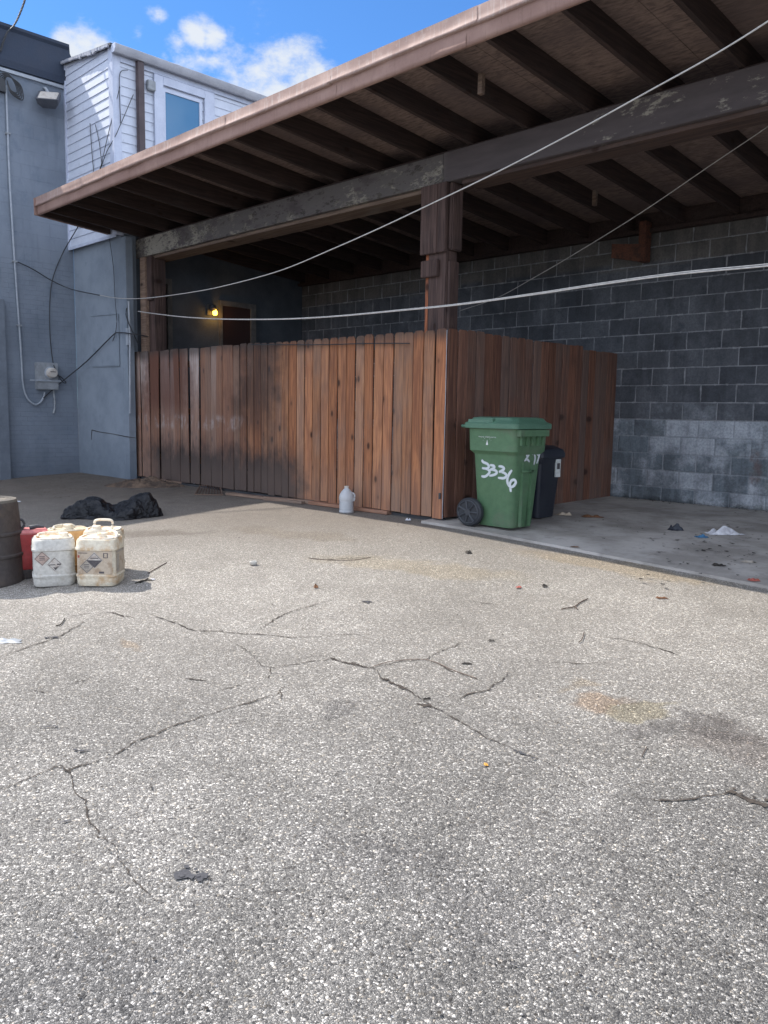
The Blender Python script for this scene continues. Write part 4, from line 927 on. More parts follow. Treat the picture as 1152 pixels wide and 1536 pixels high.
# front ribs and grip on the +X face
mb = MB()
for k in range(5): mb.box(.272, .30, -.19 + .085 * k, -.18 + .085 * k, .86, .96)
mb.box(.270, .315, -.23, .22, .955, 1.02); mb.box(.262, .276, -.22, .22, .85, .862)
mb.build('grip', M['bin_green'], bin_, bevel=.003)
mb = MB().box(.215, .252, -.09, -.075, .03, .70, Matrix.Rotation(0, 4, 'Y')).box(.215, .252, .045, .06, .03, .70)
mb.build('rib', M['bin_green'], bin_, bevel=.004)
MB().tube([(.25, -.10, .60), (.25, .08, .60)], .012, 8).build('catch_bar', M['bin_green'], bin_, smooth='all')
mb = MB().loft([rr(.60, .57, .05, 1.025), rr(.615, .585, .05, 1.03), rr(.62, .59, .05, 1.075), rr(.605, .575, .05, 1.085), rr(.56, .53, .07, 1.10), rr(.52, .49, .08, 1.135), rr(.44, .42, .1, 1.145)])
lid = mb.build('lid', M['bin_lid'], bin_, smooth=True)
MB().box(.02, .04, -.287, -.24, 1.083, 1.13).box(-.25, .02, -.285, -.262, 1.083, 1.118).build('lid_ridge', M['bin_lid'], lid, bevel=.004)
MB().tube([(-.31, -.22, 1.04), (-.37, -.22, 1.045), (-.375, .22, 1.045), (-.31, .22, 1.04)], .017, 8).build('handle', M['bin_lid'], bin_, smooth='all')
for s_ in (-1, 1):
    wx, wy, wz, R_ = -.235, s_ * .235, .15, .15
    def wr(r, y): return [(wx + r * math.cos(t), y, wz + r * math.sin(t)) for t in [2 * math.pi * k / 28 for k in range(28)]]
    wh = MB().loft([wr(R_ - .012, wy - .03), wr(R_, wy - .018), wr(R_, wy + .018), wr(R_ - .012, wy + .03)]).build('wheel', M['rubber'], bin_, smooth=True)
    mb = MB().loft([wr(.035, wy - .04 * 1), wr(.035, wy + .04)])
    for k in range(7):
        t = 2 * math.pi * k / 7; a = Vector((wx + .03 * math.cos(t), wy, wz + .03 * math.sin(t))); b = Vector((wx + .118 * math.cos(t), wy, wz + .118 * math.sin(t)))
        mb.tube([a + Vector((0, s_ * .032, 0)), b + Vector((0, s_ * .032, 0))], .011, 6)
    mb.tube([(wx + .118 * math.cos(t), wy + s_ * .030, wz + .118 * math.sin(t)) for t in [2 * math.pi * k / 24 for k in range(25)]], .008, 6)
    mb.build('hub', M['hub'], wh, smooth=True)
MB().tube([(-.235, -.22, .15), (-.235, .22, .15)], .012, 8).build('axle', M['dark_metal'], bin_)
# sprayed numbers on the side facing the lot (the face tapers, follow it)
def face_y(z):
    h = (z - gz) / BZ
    t = (h - .06) / (.755 - .06); return by - (.18 + (.22 - .18) * t)
def face_x(z):
    h = (z - gz) / BZ; t = (h - .06) / (.755 - .06); return bx + (.205 + (.2425 - .205) * t)
def stroke_mesh(strokes, plane, name, wd, parent):
    vs = []; fs = []; ed = []
    for S in strokes:
        pts = [Vector(p) for p in S]; L = []
        Q = [Vector((x, y, 0)) for x, y in S]; Q = smooth_line(Q, 5)
        for q in Q:
            p = None
            if plane == 'Y':
                z = 0
                yv = by - .2
                for _ in range(6): p = U(q.x, q.y, Y=yv); yv = face_y(p.z) - .004
                p = U(q.x, q.y, Y=yv); nrm = Vector((0, -1, 0))
            else:
                xv = bx + .23
                for _ in range(6): p = U(q.x, q.y, X=xv); xv = face_x(p.z) + .004
                p = U(q.x, q.y, X=xv); nrm = Vector((1, 0, 0))
            L.append(Vector((p.x - bx, p.y - by, (p.z - gz) / BZ)))
        n = len(L); base = len(vs)
        for i, p in enumerate(L):
            d = (L[min(i + 1, n - 1)] - L[max(i - 1, 0)]).normalized(); s_ = d.cross(nrm).normalized()
            t = min(i, n - 1 - i) / 2; e = min(1, .45 + .3 * t)
            for k, a in ((-1, 0), (-.35, 1), (.35, 1), (1, 0)):
                vs.append(p + s_ * wd * k * (.8 + .2 * e)); ed.append(a * e)
        for i in range(n - 1):
            for k in range(3): a = base + i * 4 + k; fs.append((a, a + 1, a + 5, a + 4))
    me = bpy.data.meshes.new(name); me.from_pydata(vs, [], fs); at = me.attributes.new('edge', 'FLOAT', 'POINT')
    for i, v in enumerate(ed): at.data[i].value = v
    me.materials.append(M['spray']); o = bpy.data.objects.new(name, me); COL.objects.link(o); o.parent = parent; return o
def tr(L): return [(660 + x / 5.76, 600 + y / 5.76) for x, y in L]
nums = [tr([(362, 515), (372, 535), (408, 552), (422, 575), (405, 592), (362, 588)]), tr([(385, 590), (415, 600), (428, 622), (412, 645), (385, 662), (357, 657)]),
        tr([(430, 562), (462, 568), (468, 585), (440, 602), (432, 607)]), tr([(440, 602), (478, 608), (490, 628), (470, 645), (425, 655)]),
        tr([(505, 572), (540, 578), (552, 596), (525, 616), (508, 620)]), tr([(520, 618), (558, 632), (575, 655), (550, 675), (500, 672)]),
        tr([(622, 605), (600, 635), (583, 675), (584, 715), (605, 748), (632, 745), (654, 715), (645, 692), (620, 695), (604, 725), (608, 760), (612, 795)])]
stroke_mesh(nums, 'Y', 'sprayed_number', .0175, bin_)
side = [tr([(735, 465), (752, 445), (770, 460), (758, 490), (730, 530)]), tr([(732, 525), (752, 512), (775, 535)]), tr([(745, 470), (760, 500)]), tr([(792, 460), (804, 455), (800, 475)]), tr([(815, 470), (822, 500), (812, 560)]), tr([(850, 440), (838, 455), (850, 475), (862, 450), (852, 500), (835, 550)]), tr([(895, 425), (888, 460)])]
stroke_mesh(side[:-1], 'X', 'sprayed_marks', .016, bin_)
def text(s, size, m, parent, loc, rot, name='printed_text'):
    cu = bpy.data.curves.new(name, 'FONT'); cu.body = s; cu.size = size; cu.align_x = 'CENTER'
    tmp = bpy.data.objects.new('tmp', cu); COL.objects.link(tmp); bpy.context.view_layer.update()
    me = bpy.data.meshes.new_from_object(tmp.evaluated_get(bpy.context.evaluated_depsgraph_get())); bpy.data.objects.remove(tmp)
    me.materials.clear(); me.materials.append(m); o = bpy.data.objects.new(name, me); COL.objects.link(o); o.parent = parent; o.location = loc; o.rotation_euler = rot; return o
yb2 = -.2615
text('Property of Baltimore City', .0185, M['white_print'], bin_, (-.035, yb2 - .002, .935), (math.pi / 2, 0, 0))
mb = MB().poly([(-.048, yb2 - .002, .86), (-.022, yb2 - .002, .86), (-.030, yb2 - .002, .895), (-.035, yb2 - .002, .915), (-.040, yb2 - .002, .895)])
for a in (-60, -35, 35, 60):
    t = math.radians(90 + a); mb.poly([(-.035 + .045 * math.cos(t) - .001, yb2 - .002, .88 + .045 * math.sin(t)), (-.035 + .045 * math.cos(t) + .001, yb2 - .002, .88 + .045 * math.sin(t)), (-.035 + .06 * math.cos(t) + .001, yb2 - .002, .88 + .06 * math.sin(t)), (-.035 + .06 * math.cos(t) - .001, yb2 - .002, .88 + .06 * math.sin(t))])
mb.build('city_emblem', M['white_print'], bin_)
# black bin behind
q0 = GP(815, 781); bx2, by2 = -4.78, 6.93; g2 = ground_at(bx2, by2)
bb = E_('black_bin', 'small black rubbish bin half hidden behind the green wheeled bin', 'bin', (bx2, by2, g2))
MB().loft([rr(.30, .30, .04, .01), rr(.31, .31, .05, .03), rr(.385, .385, .05, .56), rr(.40, .40, .05, .57), rr(.41, .41, .05, .62)]).build('body', M['bin_black'], bb, smooth=True)
MB().loft([rr(.44, .44, .05, .615), rr(.45, .45, .05, .62), rr(.45, .45, .05, .66), rr(.42, .42, .06, .70), rr(.30, .30, .08, .735)]).build('lid', M['bin_black'], bb, smooth=True)
stp = MB().box(.1935, .2095, .06, .14, .42, .60).build('sticker', M['white_print'], bb)
MB().box(.2100, .2112, .075, .125, .50, .56).build('sticker_print', M['ink'], stp)

# ================================================================== GALLON JUG AT FENCE
p = GP(519.5, 769)
jg = E_('water_jug', 'translucent gallon jug, half full, standing before the fence', 'jug', (p.x, p.y, p.z), math.radians(30))
pr = [(.070, 0), (.078, .006), (.079, .02), (.074, .03), (.074, .125), (.079, .14), (.080, .165), (.074, .195), (.058, .225), (.036, .250), (.024, .262), (.022, .275)]
MB().loft([circ(r, z, 28) for r, z in pr]).build('bottle', M['clear'], jg, smooth='all')
MB().loft([circ(.0752, z, 28) for z in (.031, .122)]).build('liquid', M['liquid'], jg, smooth=True)
MB().loft([circ(.024, .268, 20), circ(.024, .285, 20), circ(.021, .288, 20)]).build('cap', M['jug_white'], jg, smooth=True)
MB().tube(smooth_line([(.066, 0, .215), (.088, 0, .20), (.09, 0, .16), (.08, 0, .13)]), .009, 8).build('handle', M['clear'], jg, smooth='all')

# ================================================================== JUGS, CAN, BARREL
def jug(loc, rz, label, m, mtop, w_=.29, d_=.26, h=.335, lid_off=(.07, -.03), handle='flat', cat='jug'):
    t = E_('chemical_jug', label, cat, loc, rz, 'plastic chemical jugs standing together')
    H_ = h
    S = [(.92, 0, .05), (.97, .012, .05), (1.0, .04, .055), (1.0, .062, .055), (1.03, .068, .05), (1.03, .078, .05), (.985, .084, .055), (.975, H_ - .085, .055), (1.03, H_ - .078, .05), (1.035, H_ - .066, .05), (1.0, H_ - .058, .05), (.995, H_ - .018, .055), (.96, H_ - .004, .06), (.90, H_, .06)]
    MB().loft([rr(w_ * s, d_ * s, r, z) for s, z, r in S], cap1=True).build('body', m, t, smooth=True)
    # raised rim and recessed well with moulded ring
    MB().loft([rr(w_ * .90, d_ * .90, .06, H_ + .001), rr(w_ * .88, d_ * .88, .06, H_ + .010), rr(w_ * .80, d_ * .80, .05, H_ + .010), rr(w_ * .78, d_ * .78, .05, H_ + .002)], cap0=False, cap1=True).build('top_rim', mtop, t, smooth=True)
    cx, cy = lid_off
    cp = MB().loft([circ(.040, H_ + .002, 24, cx, cy), circ(.040, H_ + .012, 24, cx, cy), circ(.033, H_ + .014, 24, cx, cy), circ(.033, H_ + .034, 24, cx, cy), circ(.029, H_ + .038, 24, cx, cy)]).build('cap', mtop, t, smooth=True)
    if handle == 'flat':
        L = [(-.10, .0, H_ + .008), (-.09, .03, H_ + .024), (-.03, .055, H_ + .028), (.04, .06, H_ + .026), (.07, .05, H_ + .008)]
    elif handle == 'up':
        L = [(-.06, 0, H_ + .005), (-.066, 0, H_ + .05), (-.045, 0, H_ + .072), (.045, 0, H_ + .072), (.066, 0, H_ + .05), (.06, 0, H_ + .005)]
    elif handle == 'side':
        L = [(.0, .08, H_ + .006), (.06, .08, H_ + .03), (.12, .0, H_ + .03), (.13, -.04, H_ + .01), (.12, -.07, H_ - .01)]
    MB().tube(smooth_line(L, 5), .0095, 8).build('handle', mtop, t, smooth='all')
    return t
def diamond(par, cx, cz, s, y, m, lower=None, name='hazard_label', rot=0):
    def Q(a, b): return (cx + a, y, cz + b)
    o = MB().poly([Q(-s, 0), Q(0, -s), Q(s, 0), Q(0, s)]).build(name, m, par)
    b = s * .93; tk = s * .05; mb = MB()
    P_ = [(-b, 0), (0, -b), (b, 0), (0, b)]; I_ = [(-b + tk * 1.4, 0), (0, -b + tk * 1.4), (b - tk * 1.4, 0), (0, b - tk * 1.4)]
    for i in range(4):
        a, c = P_[i], P_[(i + 1) % 4]; d, e = I_[i], I_[(i + 1) % 4]
        mb.poly([(cx + a[0], y - .0012, cz + a[1]), (cx + c[0], y - .0012, cz + c[1]), (cx + e[0], y - .0012, cz + e[1]), (cx + d[0], y - .0012, cz + d[1])])
    if lower == 'solid': mb.poly([(cx - b * .92, y - .0016, cz - .0), (cx, y - .0016, cz - b * .92), (cx + b * .92, y - .0016, cz - .0)]); mb.poly([(cx - s * .5, y - .0014, cz + .012), (cx - s * .5, y - .0014, cz + .018), (cx + s * .5, y - .0014, cz + .018), (cx + s * .5, y - .0014, cz + .012)])
    elif lower == 'worn': mb.poly([(cx - b * .2, y - .0016, cz - b * .45), (cx + .004, y - .0016, cz - b * .9), (cx + b * .55, y - .0016, cz - b * .25), (cx + b * .2, y - .0016, cz - b * .5)]); mb.box(cx - b * .8, cx + b * .1, y - .0016, y - .001, cz - .006, cz); mb.box(cx + b * .35, cx + b * .85, y - .0016, y - .001, cz - .006, cz + .003)
    else:
        for i in range(3): mb.box(cx - s * .35, cx + s * .35, y - .0016, y - .001, cz - s * .22 + i * .012, cz - s * .22 + i * .012 + .004)
    mb.build('label_print', M['ink'], o)
    return o
def face_cam(x, y): return math.atan2(-y, -x) + math.pi / 2      # local -Y towards the camera
p = GP(82, 881); a0 = face_cam(p.x, p.y)
vdir = Vector((p.x, p.y, 0)).normalized()
def behind(px_, py_, d): q = GP(px_, py_); v = Vector((q.x, q.y, 0)).normalized(); return Vector((q.x, q.y, 0)) + v * d
def on_g(v): return (v.x, v.y, G(v.x, v.y) + .004)
c1 = behind(82, 881, .12); rz1 = math.atan2(c1.y, c1.x) - math.pi / 2 + math.radians(2)
j1 = jug(on_g(c1), rz1, 'dirty white square jug with two diamond stickers, front left of the cluster', M['jug_white'], M['jug_rust'], .285, .25, .335)
fy = -.25 * .975 / 2 - .002
diamond(j1, -.080, .205, .052, fy, M['sticker_pink']); diamond(j1, .0, .160, .050, fy - .0012, M['sticker'], 'worn')
c2 = behind(152, 881, .12); rz2 = math.atan2(c2.y, c2.x) - math.pi / 2 - math.radians(19)
j2 = jug(on_g(c2), rz2, 'cream square jug with a tan paper label, nearest and rightmost of the cluster', M['jug_cream'], M['jug_rust'], .285, .25, .335, handle='side', lid_off=(.03, -.05))
lb = MB().box(-.122, .122, fy - .0012, fy, .088, .252).build('paper_label', M['label'], j2)
MB().box(.2855 / 2 * .975 + .0005, .2855 / 2 * .975 + .002, -.085, .085, .088, .252).build('paper_label', M['label'], j2)
MB().box(.2855 / 2 * .975 + .0025, .2855 / 2 * .975 + .004, -.080, -.03, .10, .225).box(.2855 / 2 * .975 + .0025, .2855 / 2 * .975 + .004, -.080, .08, .235, .25).build('label_print', M['label_grey'], lb)
diamond(j2, .0, .188, .058, fy - .003, M['sticker'], 'solid'); diamond(j2, -.056, .142, .050, fy - .0022, M['label_grey'], None)
MB().box(.062, .068, fy - .0022, fy - .0014, .205, .24).box(.088, .094, fy - .0022, fy - .0014, .205, .24).box(.068, .088, fy - .0022, fy - .0014, .205, .209).box(.068, .088, fy - .0022, fy - .0014, .236, .24).build('printed_frame', M['ink'], lb)
MB().box(.03, .065, fy - .0022, fy - .0014, .094, .108).build('printed_block', M['ink'], lb)
MB().box(-.115, -.05, fy - .0022, fy - .0014, .236, .241).build('printed_line', M['ink'], lb)
MB().box(-.118, -.104, fy - .0022, fy - .0014, .205, .222).build('printed_mark', M['leaf_red'], lb)
vr = Vector((RIGHT.x, RIGHT.y, 0)).normalized()
c3_ = c1 + Vector((c1.x, c1.y, 0)).normalized() * .33 + vr * .115; rz3 = rz1 + math.radians(14)
jug(on_g(c3_), rz3, 'orange stained jug with a round lid, behind the two front jugs', M['jug_orange'], M['jug_cream'], .30, .24, .335, lid_off=(0, 0))
c4 = c2 + Vector((c2.x, c2.y, 0)).normalized() * .34 + vr * .03; rz4 = rz2 + math.radians(8)
jug(on_g(c4), rz4, 'cream jug with its carrying handle standing up, at the back right', M['jug_cream'], M['jug_rust'], .275, .24, .33, handle='up', lid_off=(-.04, -.06))
# red can
c5 = c1 - vr * .175 + Vector((c1.x, c1.y, 0)).normalized() * .26; g5 = G(c5.x, c5.y) + .003
can = E_('fuel_can', 'red plastic fuel can with black spout between barrel and white jug', 'fuel can', (c5.x, c5.y, g5), rz1 + math.radians(4))
MB().loft([rr(.25, .20, .03, 0), rr(.26, .21, .04, .012), rr(.26, .21, .04, .06)]).build('foot', M['barrel'], can, smooth=True)
MB().loft([rr(.25, .20, .04, .06), rr(.262, .212, .04, .075), rr(.258, .208, .04, .15), rr(.248, .20, .04, .20), rr(.262, .212, .04, .25), rr(.258, .208, .05, .29)]).build('body', M['red'], can, smooth=True)
MB().loft([rr(.258, .208, .05, .291), rr(.262, .212, .05, .30), rr(.23, .18, .05, .315)]).build('top', M['pink'], can, smooth=True)
can.scale = (1, 1, 1.14)
MB().tube(smooth_line([(-.07, -.02, .315), (-.085, -.02, .35), (-.075, -.02, .375), (-.05, -.02, .378), (-.035, -.02, .35), (-.045, -.02, .33), (-.06, -.02, .32)]), .009, 8).build('handle', M['dark_metal'], can, smooth='all')
MB().tube([(.0, -.03, .325), (.05, -.04, .335), (.10, -.045, .33)], [.016, .013, .008], 8).build('spout', M['dark_metal'], can, smooth=True)
# barrel
cb = behind(-26, 886, .27); gb = G(cb.x, cb.y)
ba = E_('barrel', 'dark ribbed tapered plastic barrel at the left edge', 'barrel', (cb.x, cb.y, gb))
pr = [(.285, 0), (.295, .01), (.295, .05), (.290, .06), (.288, .20), (.296, .208), (.296, .222), (.286, .23), (.280, .36), (.288, .368), (.288, .382), (.277, .39), (.262, .56), (.262, .58), (.255, .60)]
MB().loft([circ(r, z, 48) for r, z in pr]).build('body', M['barrel'], ba, smooth=True)
MB().loft([circ(r, z, 48) for r, z in ((.256, .600), (.25, .618), (.225, .622), (.215, .606), (.05, .60))]).build('lid', M['barrel_top'], ba, smooth=True)
MB().loft([circ(.04, .601, 20, .12, -.03), circ(.04, .63, 20, .12, -.03), circ(.02, .634, 20, .12, -.03)]).build('bung', M['barrel_top'], ba, smooth=True)

# ================================================================== BIN BAG
pc = GP(168, 780); vb = Vector((pc.x, pc.y, 0)).normalized(); cen = Vector((pc.x, pc.y, 0)) + vb * .22
dep = (cen - EYE).dot(FWD); sc_px = dep / FPX
prof = [(-77, 4), (-70, 15), (-62, 22), (-48, 30), (-30, 37), (-18, 34), (-5, 22), (4, 18), (20, 26), (38, 37), (56, 41), (66, 30), (73, 14), (77, 3)]
def ph(u):
    for (a, ha), (b, hb) in zip(prof, prof[1:]):
        if a <= u <= b: t = (u - a) / (b - a); t = t * t * (3 - 2 * t); return ha + (hb - ha) * t
    return 0
vs = []; fs = []; nu, nv = 170, 64
gc = G(cen.x, cen.y)
for i in range(nu + 1):
    u = -77 + 154 * i / nu; h = ph(u) * sc_px * .86; wd = (.20 + .08 * math.sin(u * .05 + 1)) * (1 - (abs(u) / 79) ** 3.2) ** .5 + .02
    for j in range(nv + 1):
        a = math.pi * j / nv; y_ = -math.cos(a) * wd; z_ = (math.sin(a) ** .8) * h
        q = Vector((u * sc_px, y_, z_))
        q1 = q * 5; r1 = 1 - abs(noise.noise(q1 + Vector((3, 0, 0)))) * 2; r2 = 1 - abs(noise.noise(q * 13 + Vector((0, 9, q.x * 4)))) * 2; r3 = 1 - abs(noise.noise(Vector((q.x * 30, q.y * 22 + q.x * 10, q.z * 30)))) * 2
        qq = Vector((q.x * 6 + 1.5 * q.y, q.y * 9, q.z * 9)); v_ = noise.voronoi(qq)[0]; v2_ = noise.voronoi(qq * 2.3 + Vector((4, 2, 7)))[0]
        d = .030 * ((v_[1] - v_[0]) - .35) + .018 * ((v2_[1] - v2_[0]) - .3) + .012 * (r1 - .5) + .004 * (r2 - .5)
        k = math.sin(a) ** .5 if 0 < j < nv else 0
        z2 = max(0, z_ + d * k * .8); y2 = y_ + d * .9 * (-math.cos(a))
        w3 = cen + vr * q.x + vb * y2
        vs.append((w3.x, w3.y, G(w3.x, w3.y) + .004 + z2))
for i in range(nu):
    for j in range(nv): a = i * (nv + 1) + j; fs.append((a, a + nv + 1, a + nv + 2, a + 1))
things(MB().add(vs, fs), 'bin_bag', M['bag'], 'slumped shiny black plastic rubbish bag lying on the asphalt', 'rubbish bag', smooth='all')

# ================================================================== PLANKS, SOIL, LITTER
def plank(pa, pb, w_, th, label, m, lift=0, name='loose_plank'):
    a, b = GP(*pa), GP(*pb); d = b - a; L = Vector((d.x, d.y, 0)).length; ang = math.atan2(d.y, d.x)
    o = MB().box(0, L, 0, w_, 0, th).build(name, m, bevel=.003, label=label, category='plank', group='loose boards along the foot of the fence')
    o.location = (a.x, a.y, a.z + lift + .004); o.rotation_euler = (0, -math.atan2(d.z, L), ang); return o
plank((222, 722), (272, 727), .10, .035, 'short grey board by the dirt heap, farthest along the fence', M['plank'], .0)
plank((338, 743), (452, 757), .10, .03, 'long grey board on the ground below the darkened part of the fence', M['plank'])
plank((395, 751), (468, 757), .06, .045, 'narrow pale board overlapping the long grey board', M['plank'], .0)
plank((462, 757), (580, 773), .10, .04, 'brown board running behind the gallon jug', M['plank_brown'])
# dirt heap
pc2 = GP(220, 728); vs = []; fs = []; n1, n2 = 60, 30
for i in range(n1 + 1):
    for j in range(n2 + 1):
        a, b = i / n1 * 2 - 1, j / n2 * 2 - 1; r = math.sqrt(a * a + b * b)
        x = pc2.x + vr.x * a * .62 + vb.x * b * .32; y = pc2.y + vr.y * a * .62 + vb.y * b * .32
        h = max(0, 1 - r) ** 1.1 * .11 * (1 + .6 * noise.noise(Vector((a * 3, b * 3, 0)))) + .05 * max(0, 1 - r) * noise.noise(Vector((a * 22, b * 14, 2))) + .02 * max(0, 1 - r) * noise.noise(Vector((a * 60, b * 40, 2)))
        vs.append((x, min(y, 5.95), G(x, y) + h * 1.0 - (.01 if r > .97 else 0) + .004))
for i in range(n1):
    for j in range(n2): a = i * (n2 + 1) + j; fs.append((a, a + 1, a + n2 + 2, a + n2 + 1))
MB().add(vs, fs).build('dirt_heap', M['soil'], smooth='all', kind='stuff', label='low heap of brown soil where wall meets fence')
def crumple(px_, py_, w_, d_, h, m, name, label, cat, seed=0, nn=14, **kw):
    p = GP(px_, py_); vs = []; fs = []; base = ground_at(p.x, p.y)
    for i in range(nn + 1):
        for j in range(nn + 1):
            a, b = i / nn * 2 - 1, j / nn * 2 - 1
            x = a * w_ / 2 * (1 + .3 * noise.noise(Vector((b * 2, seed, 0)))); y = b * d_ / 2 * (1 + .3 * noise.noise(Vector((a * 2, seed, 5))))
            e = max(0, 1 - max(abs(a), abs(b)) ** 2)
            z = min(1, e * 1.6) * h * (.12 + 2.1 * abs(noise.noise(Vector((a * 1.25, b * 1.0, seed))))) + .25 * h * e * abs(noise.noise(Vector((a * 3.5, b * 3, seed)))) + .002
            wv = Vector((p.x, p.y, 0)) + vr * x + vb * y; vs.append((wv.x, wv.y, ground_at(p.x, wv.y) * 0 + G(wv.x, wv.y) + (.022 if p.y > 5.87 else 0) + .003 + max(0, z)))
    for i in range(nn):
        for j in range(nn): a = i * (nn + 1) + j; fs.append((a, a + 1, a + nn + 2, a + nn + 1))
    return things(MB().add(vs, fs), name, m, label, cat, smooth=True, **kw)
crumple(1085, 805, .30, .12, .055, M['rubbish'], 'plastic_bag', 'crumpled white plastic bag lying on the carport slab', 'litter', 3, 22)
crumple(1052, 810, .10, .07, .02, M['glass'], 'plastic_wrapper', 'blue plastic wrapper beside the crumpled white bag', 'litter', 8)
crumple(1013, 799, .12, .08, .05, M['bin_black'], 'black_wrapper', 'crumpled black wrapper on the slab near the block wall', 'litter', 13)
crumple(10, 963, .16, .07, .012, M['grey_metal'], 'foil_scrap', 'flattened foil scrap on the asphalt at the left edge', 'litter', 21)
crumple(845, 776, .16, .08, .03, M['label'], 'paper_scrap', 'torn brown paper on the slab beside the black bin', 'litter', 33)
crumple(888, 779, .20, .10, .02, M['leaf'], 'leaf_clump', 'flattened clump of brown leaves on the slab before the fence', 'leaves', 36)
crumple(215, 716, .12, .05, .02, M['rubbish'], 'paper_scrap', 'white paper scrap on the dirt heap', 'litter', 41)
crumple(295, 728, .10, .06, .05, M['rubbish'], 'crushed_cup', 'crushed white cup under the fence by the wire rack', 'litter', 45)
crumple(27, 753, .07, .05, .01, M['rubbish'], 'paper_scrap', 'small white scrap on the ground beyond the barrel', 'litter', 49)
crumple(1078, 853, .09, .05, .012, M['leaf_dark'], 'dead_leaf', 'dark curled leaf on the slab edge below the white bag', 'leaf', 51)
crumple(1122, 848, .10, .05, .012, M['label_grey'], 'paper_scrap', 'grey scrap of paper on the slab near the right edge', 'litter', 53)
crumple(1130, 876, .07, .05, .015, M['leaf_red'], 'dead_leaf', 'reddish leaf on the slab lip at the right edge', 'leaf', 54, 6)
crumple(703, 830, .05, .04, .02, M['leaf_dark'], 'dead_leaf', 'dark crumpled leaf on the sunlit asphalt before the green bin', 'leaf', 57, 6)
crumple(817, 880, .04, .03, .012, M['leaf_dark'], 'dead_leaf', 'small dark leaf to the right of the red leaf', 'leaf', 58, 6)
crumple(778, 882, .035, .03, .008, M['leaf_red'], 'dead_leaf', 'small red leaf on the sunlit asphalt', 'leaf', 59, 6)
crumple(993, 898, .07, .03, .008, M['leaf'], 'dead_leaf', 'brown leaf on the asphalt below the slab lip', 'leaf', 60, 6)
crumple(862, 825, .07, .03, .006, M['leaf'], 'dead_leaf', 'tan leaf lying on the shadow line by the slab', 'leaf', 61, 6)
crumple(474, 882, .03, .03, .018, M['leaf'], 'dead_leaf', 'small brown curled leaf in the middle of the lot', 'leaf', 62, 6)
crumple(729, 1149, .014, .016, .006, M['yellow'], 'yellow_scrap', 'tiny yellow orange scrap on the asphalt', 'litter', 63, 6)
crumple(229, 870, .035, .02, .012, M['rubbish'], 'paper_scrap', 'tiny white scrap at the tip of the jug shadow', 'litter', 64, 6)
crumple(612, 781, .055, .025, .018, M['rubbish'], 'paper_scrap', 'small white scrap below the end of the brown board', 'litter', 65, 6)
crumple(700, 997, .055, .012, .008, M['leaf_dark'], 'dead_leaf', 'slim dark leaf beside the middle crack', 'leaf', 66, 8)
crumple(640, 1050, .04, .009, .008, M['leaf_dark'], 'dead_leaf', 'slim dark leaf lying across the middle crack', 'leaf', 67, 8)
crumple(737, 962, .035, .012, .006, M['leaf_dark'], 'dead_leaf', 'small dark leaf above the thin branching crack', 'leaf', 68, 8)
# bottle lid
p = GP(380, 847)
bl = MB().loft([circ(.028, 0, 28), circ(.030, .004, 28), circ(.030, .022, 28), circ(.027, .025, 28), circ(.022, .025, 28), circ(.021, .010, 28), circ(.002, .009, 28)]).build('jar_lid', M['jug_white'], smooth=True, label='round white plastic lid lying on the asphalt', category='lid')
bl.location = (p.x, p.y, p.z + .004)
# wire rack by the fence
rk = E_('wire_rack', 'bent rusty wire rack lying against the foot of the fence', 'rack', GP(318, 742))
o0 = GP(292, 743); e0 = GP(334, 744); b0 = GP(330, 733) ; b1 = GP(300, 733)
up_ = Vector((0, 0, .012))
part(MB().tube([o0 + up_, e0 + up_, b0 + up_ + Vector((0, 0, .04)), b1 + up_ + Vector((0, 0, .03)), o0 + up_], .008, 6), 'frame', M['plank'], rk)
mb = MB()
for k in range(9):
    t = (k + .5) / 9; mb.tube([o0.lerp(e0, t) + up_, b1.lerp(b0, t) + up_ + Vector((0, 0, .035))], .004, 5)
part(mb, 'rods', M['rust'], rk)
# twigs
def twig(name, pts, r, label, m=None):
    L = [GP(*q) + Vector((0, 0, .008 + .006 * random.random())) for q in pts]; mb = MB().tube(smooth_line(L, 4), r, 6)
    return mb
def tw(label, *lines, r=.005, m='twig'):
    mb = MB(); r *= .6
    for L in lines: mb.tube(smooth_line([GP(*q) + Vector((0, 0, .006)) for q in L], 4), r, 6)
    things(mb, 'twig', M[m], label, 'twig', smooth='all')
tw('forked brown twig on the asphalt below the slab', [(842, 915), (853, 913), (862, 911), (870, 905), (882, 899)], [(862, 911), (866, 915)], r=.006)
tw('straight dark stick poking out of the jug shadow', [(222, 861), (236, 853), (250, 845)], r=.005)
tw('broken dark stick lying in the jug shadow', [(203, 876), (214, 872), (228, 871)], [(210, 875), (222, 869)], r=.008, m='leaf_dark')
tw('long thin twig lying on the asphalt in the middle of the lot', [(463, 838), (490, 841), (530, 841), (556, 837)], r=.0035)
tw('short dark twig on the asphalt below the barrel', [(84, 940), (91, 938), (97, 929)], r=.006, m='leaf_dark')
tw('pale curved stem beside the long middle crack', [(560, 1001), (590, 993), (640, 991), (680, 1007), (715, 1019)], r=.0028, m='plank')
tw('short bent twig near the dark stain', [(963, 1137), (966, 1130), (970, 1122)], r=.003)
tw('short thin twig lying near the middle of the lot', [(868, 965), (873, 960), (876, 950)], r=.004)
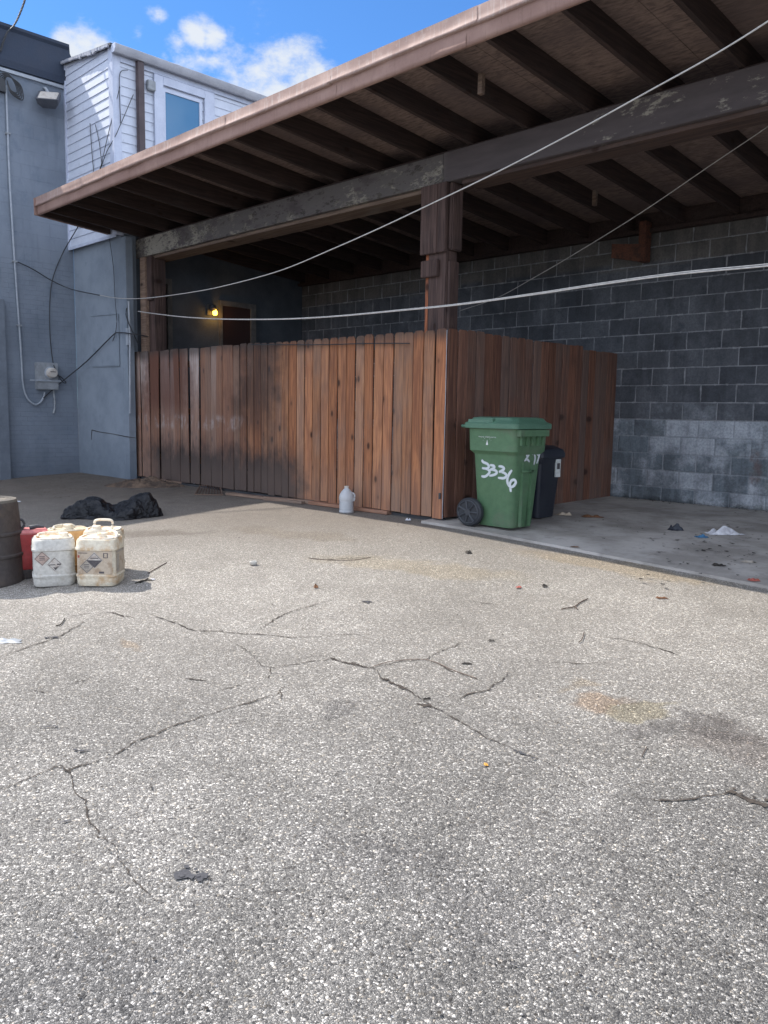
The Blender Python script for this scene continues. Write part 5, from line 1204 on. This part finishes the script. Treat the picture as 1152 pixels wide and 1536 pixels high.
# crumbs and bits scattered over lot and slab
random.seed(21); mb = MB()
def flake(x, y, s, z):
    k = random.choice((3, 4, 5)); a0_ = random.random() * 6.3; st = random.uniform(.35, 1)
    pts = []
    for i in range(k):
        a = a0_ + 2 * math.pi * i / k; pts.append((x + s * math.cos(a), y + s * st * math.sin(a), z + .003 + random.random() * s * .35))
    mb.add(pts, [tuple(range(k))])
for _ in range(330):
    px_, py_ = random.uniform(0, 1150), 790 + 740 * random.random() ** 1.6; p = GP(px_, py_)
    if p.y > 5.8: continue
    flake(p.x, p.y, random.uniform(.002, .007) * (1.6 if p.y > 3 else 1), p.z + .004)
for _ in range(150):
    px_, py_ = random.gauss(1070, 60), random.gauss(835, 22)
    if px_ > 1150 or not 772 < py_ < 885: continue
    p = GP(px_, py_); flake(p.x, p.y, random.uniform(.006, .022), p.z + .026)
for _ in range(120):
    px_, py_ = random.uniform(690, 1150), 0; py_ = 770 + random.random() * 25 + (px_ - 690) * .04; p = GP(px_, py_)
    if p.y < 5.9: continue
    flake(p.x, p.y, random.uniform(.004, .014), p.z + .026)
for _ in range(160):
    x = random.uniform(-5.0, -1.5); y = 9.2 - abs(random.gauss(0, .08)); flake(x, y, random.uniform(.006, .025), ground_at(x, y) + .004)
for _ in range(220):
    x = random.uniform(-13, -9.5); y = random.uniform(4.2, 5.85); flake(x, y, random.uniform(.004, .02), G(x, y) + .006)
for _ in range(160):
    x = random.uniform(-11, -5.3); y = random.uniform(5.4, 5.95); flake(x, y, random.uniform(.003, .014), G(x, y) + .006)
mb.build('ground_debris', M['leaf_dark'], kind='stuff', label='scattered small dark bits of leaf and grit')
mb = MB(); random.seed(31)
for _ in range(130):
    px_, py_ = random.uniform(0, 1150), 960 + 570 * random.random() ** 1.2; p = GP(px_, py_); s = random.uniform(.003, .0075)
    vs = []; 
    for (dx, dy, dz) in ((1, 0, 0), (0, 1, 0), (-1, 0, 0), (0, -1, 0), (.3, .2, .8)): vs.append((p.x + s * dx * random.uniform(.6, 1), p.y + s * dy * random.uniform(.6, 1), p.z + .004 + s * dz))
    mb.add(vs, [(0, 1, 4), (1, 2, 4), (2, 3, 4), (3, 0, 4)])
mb.build('loose_gravel', M['sticker'], kind='stuff', label='pale loose chips of gravel on the asphalt')
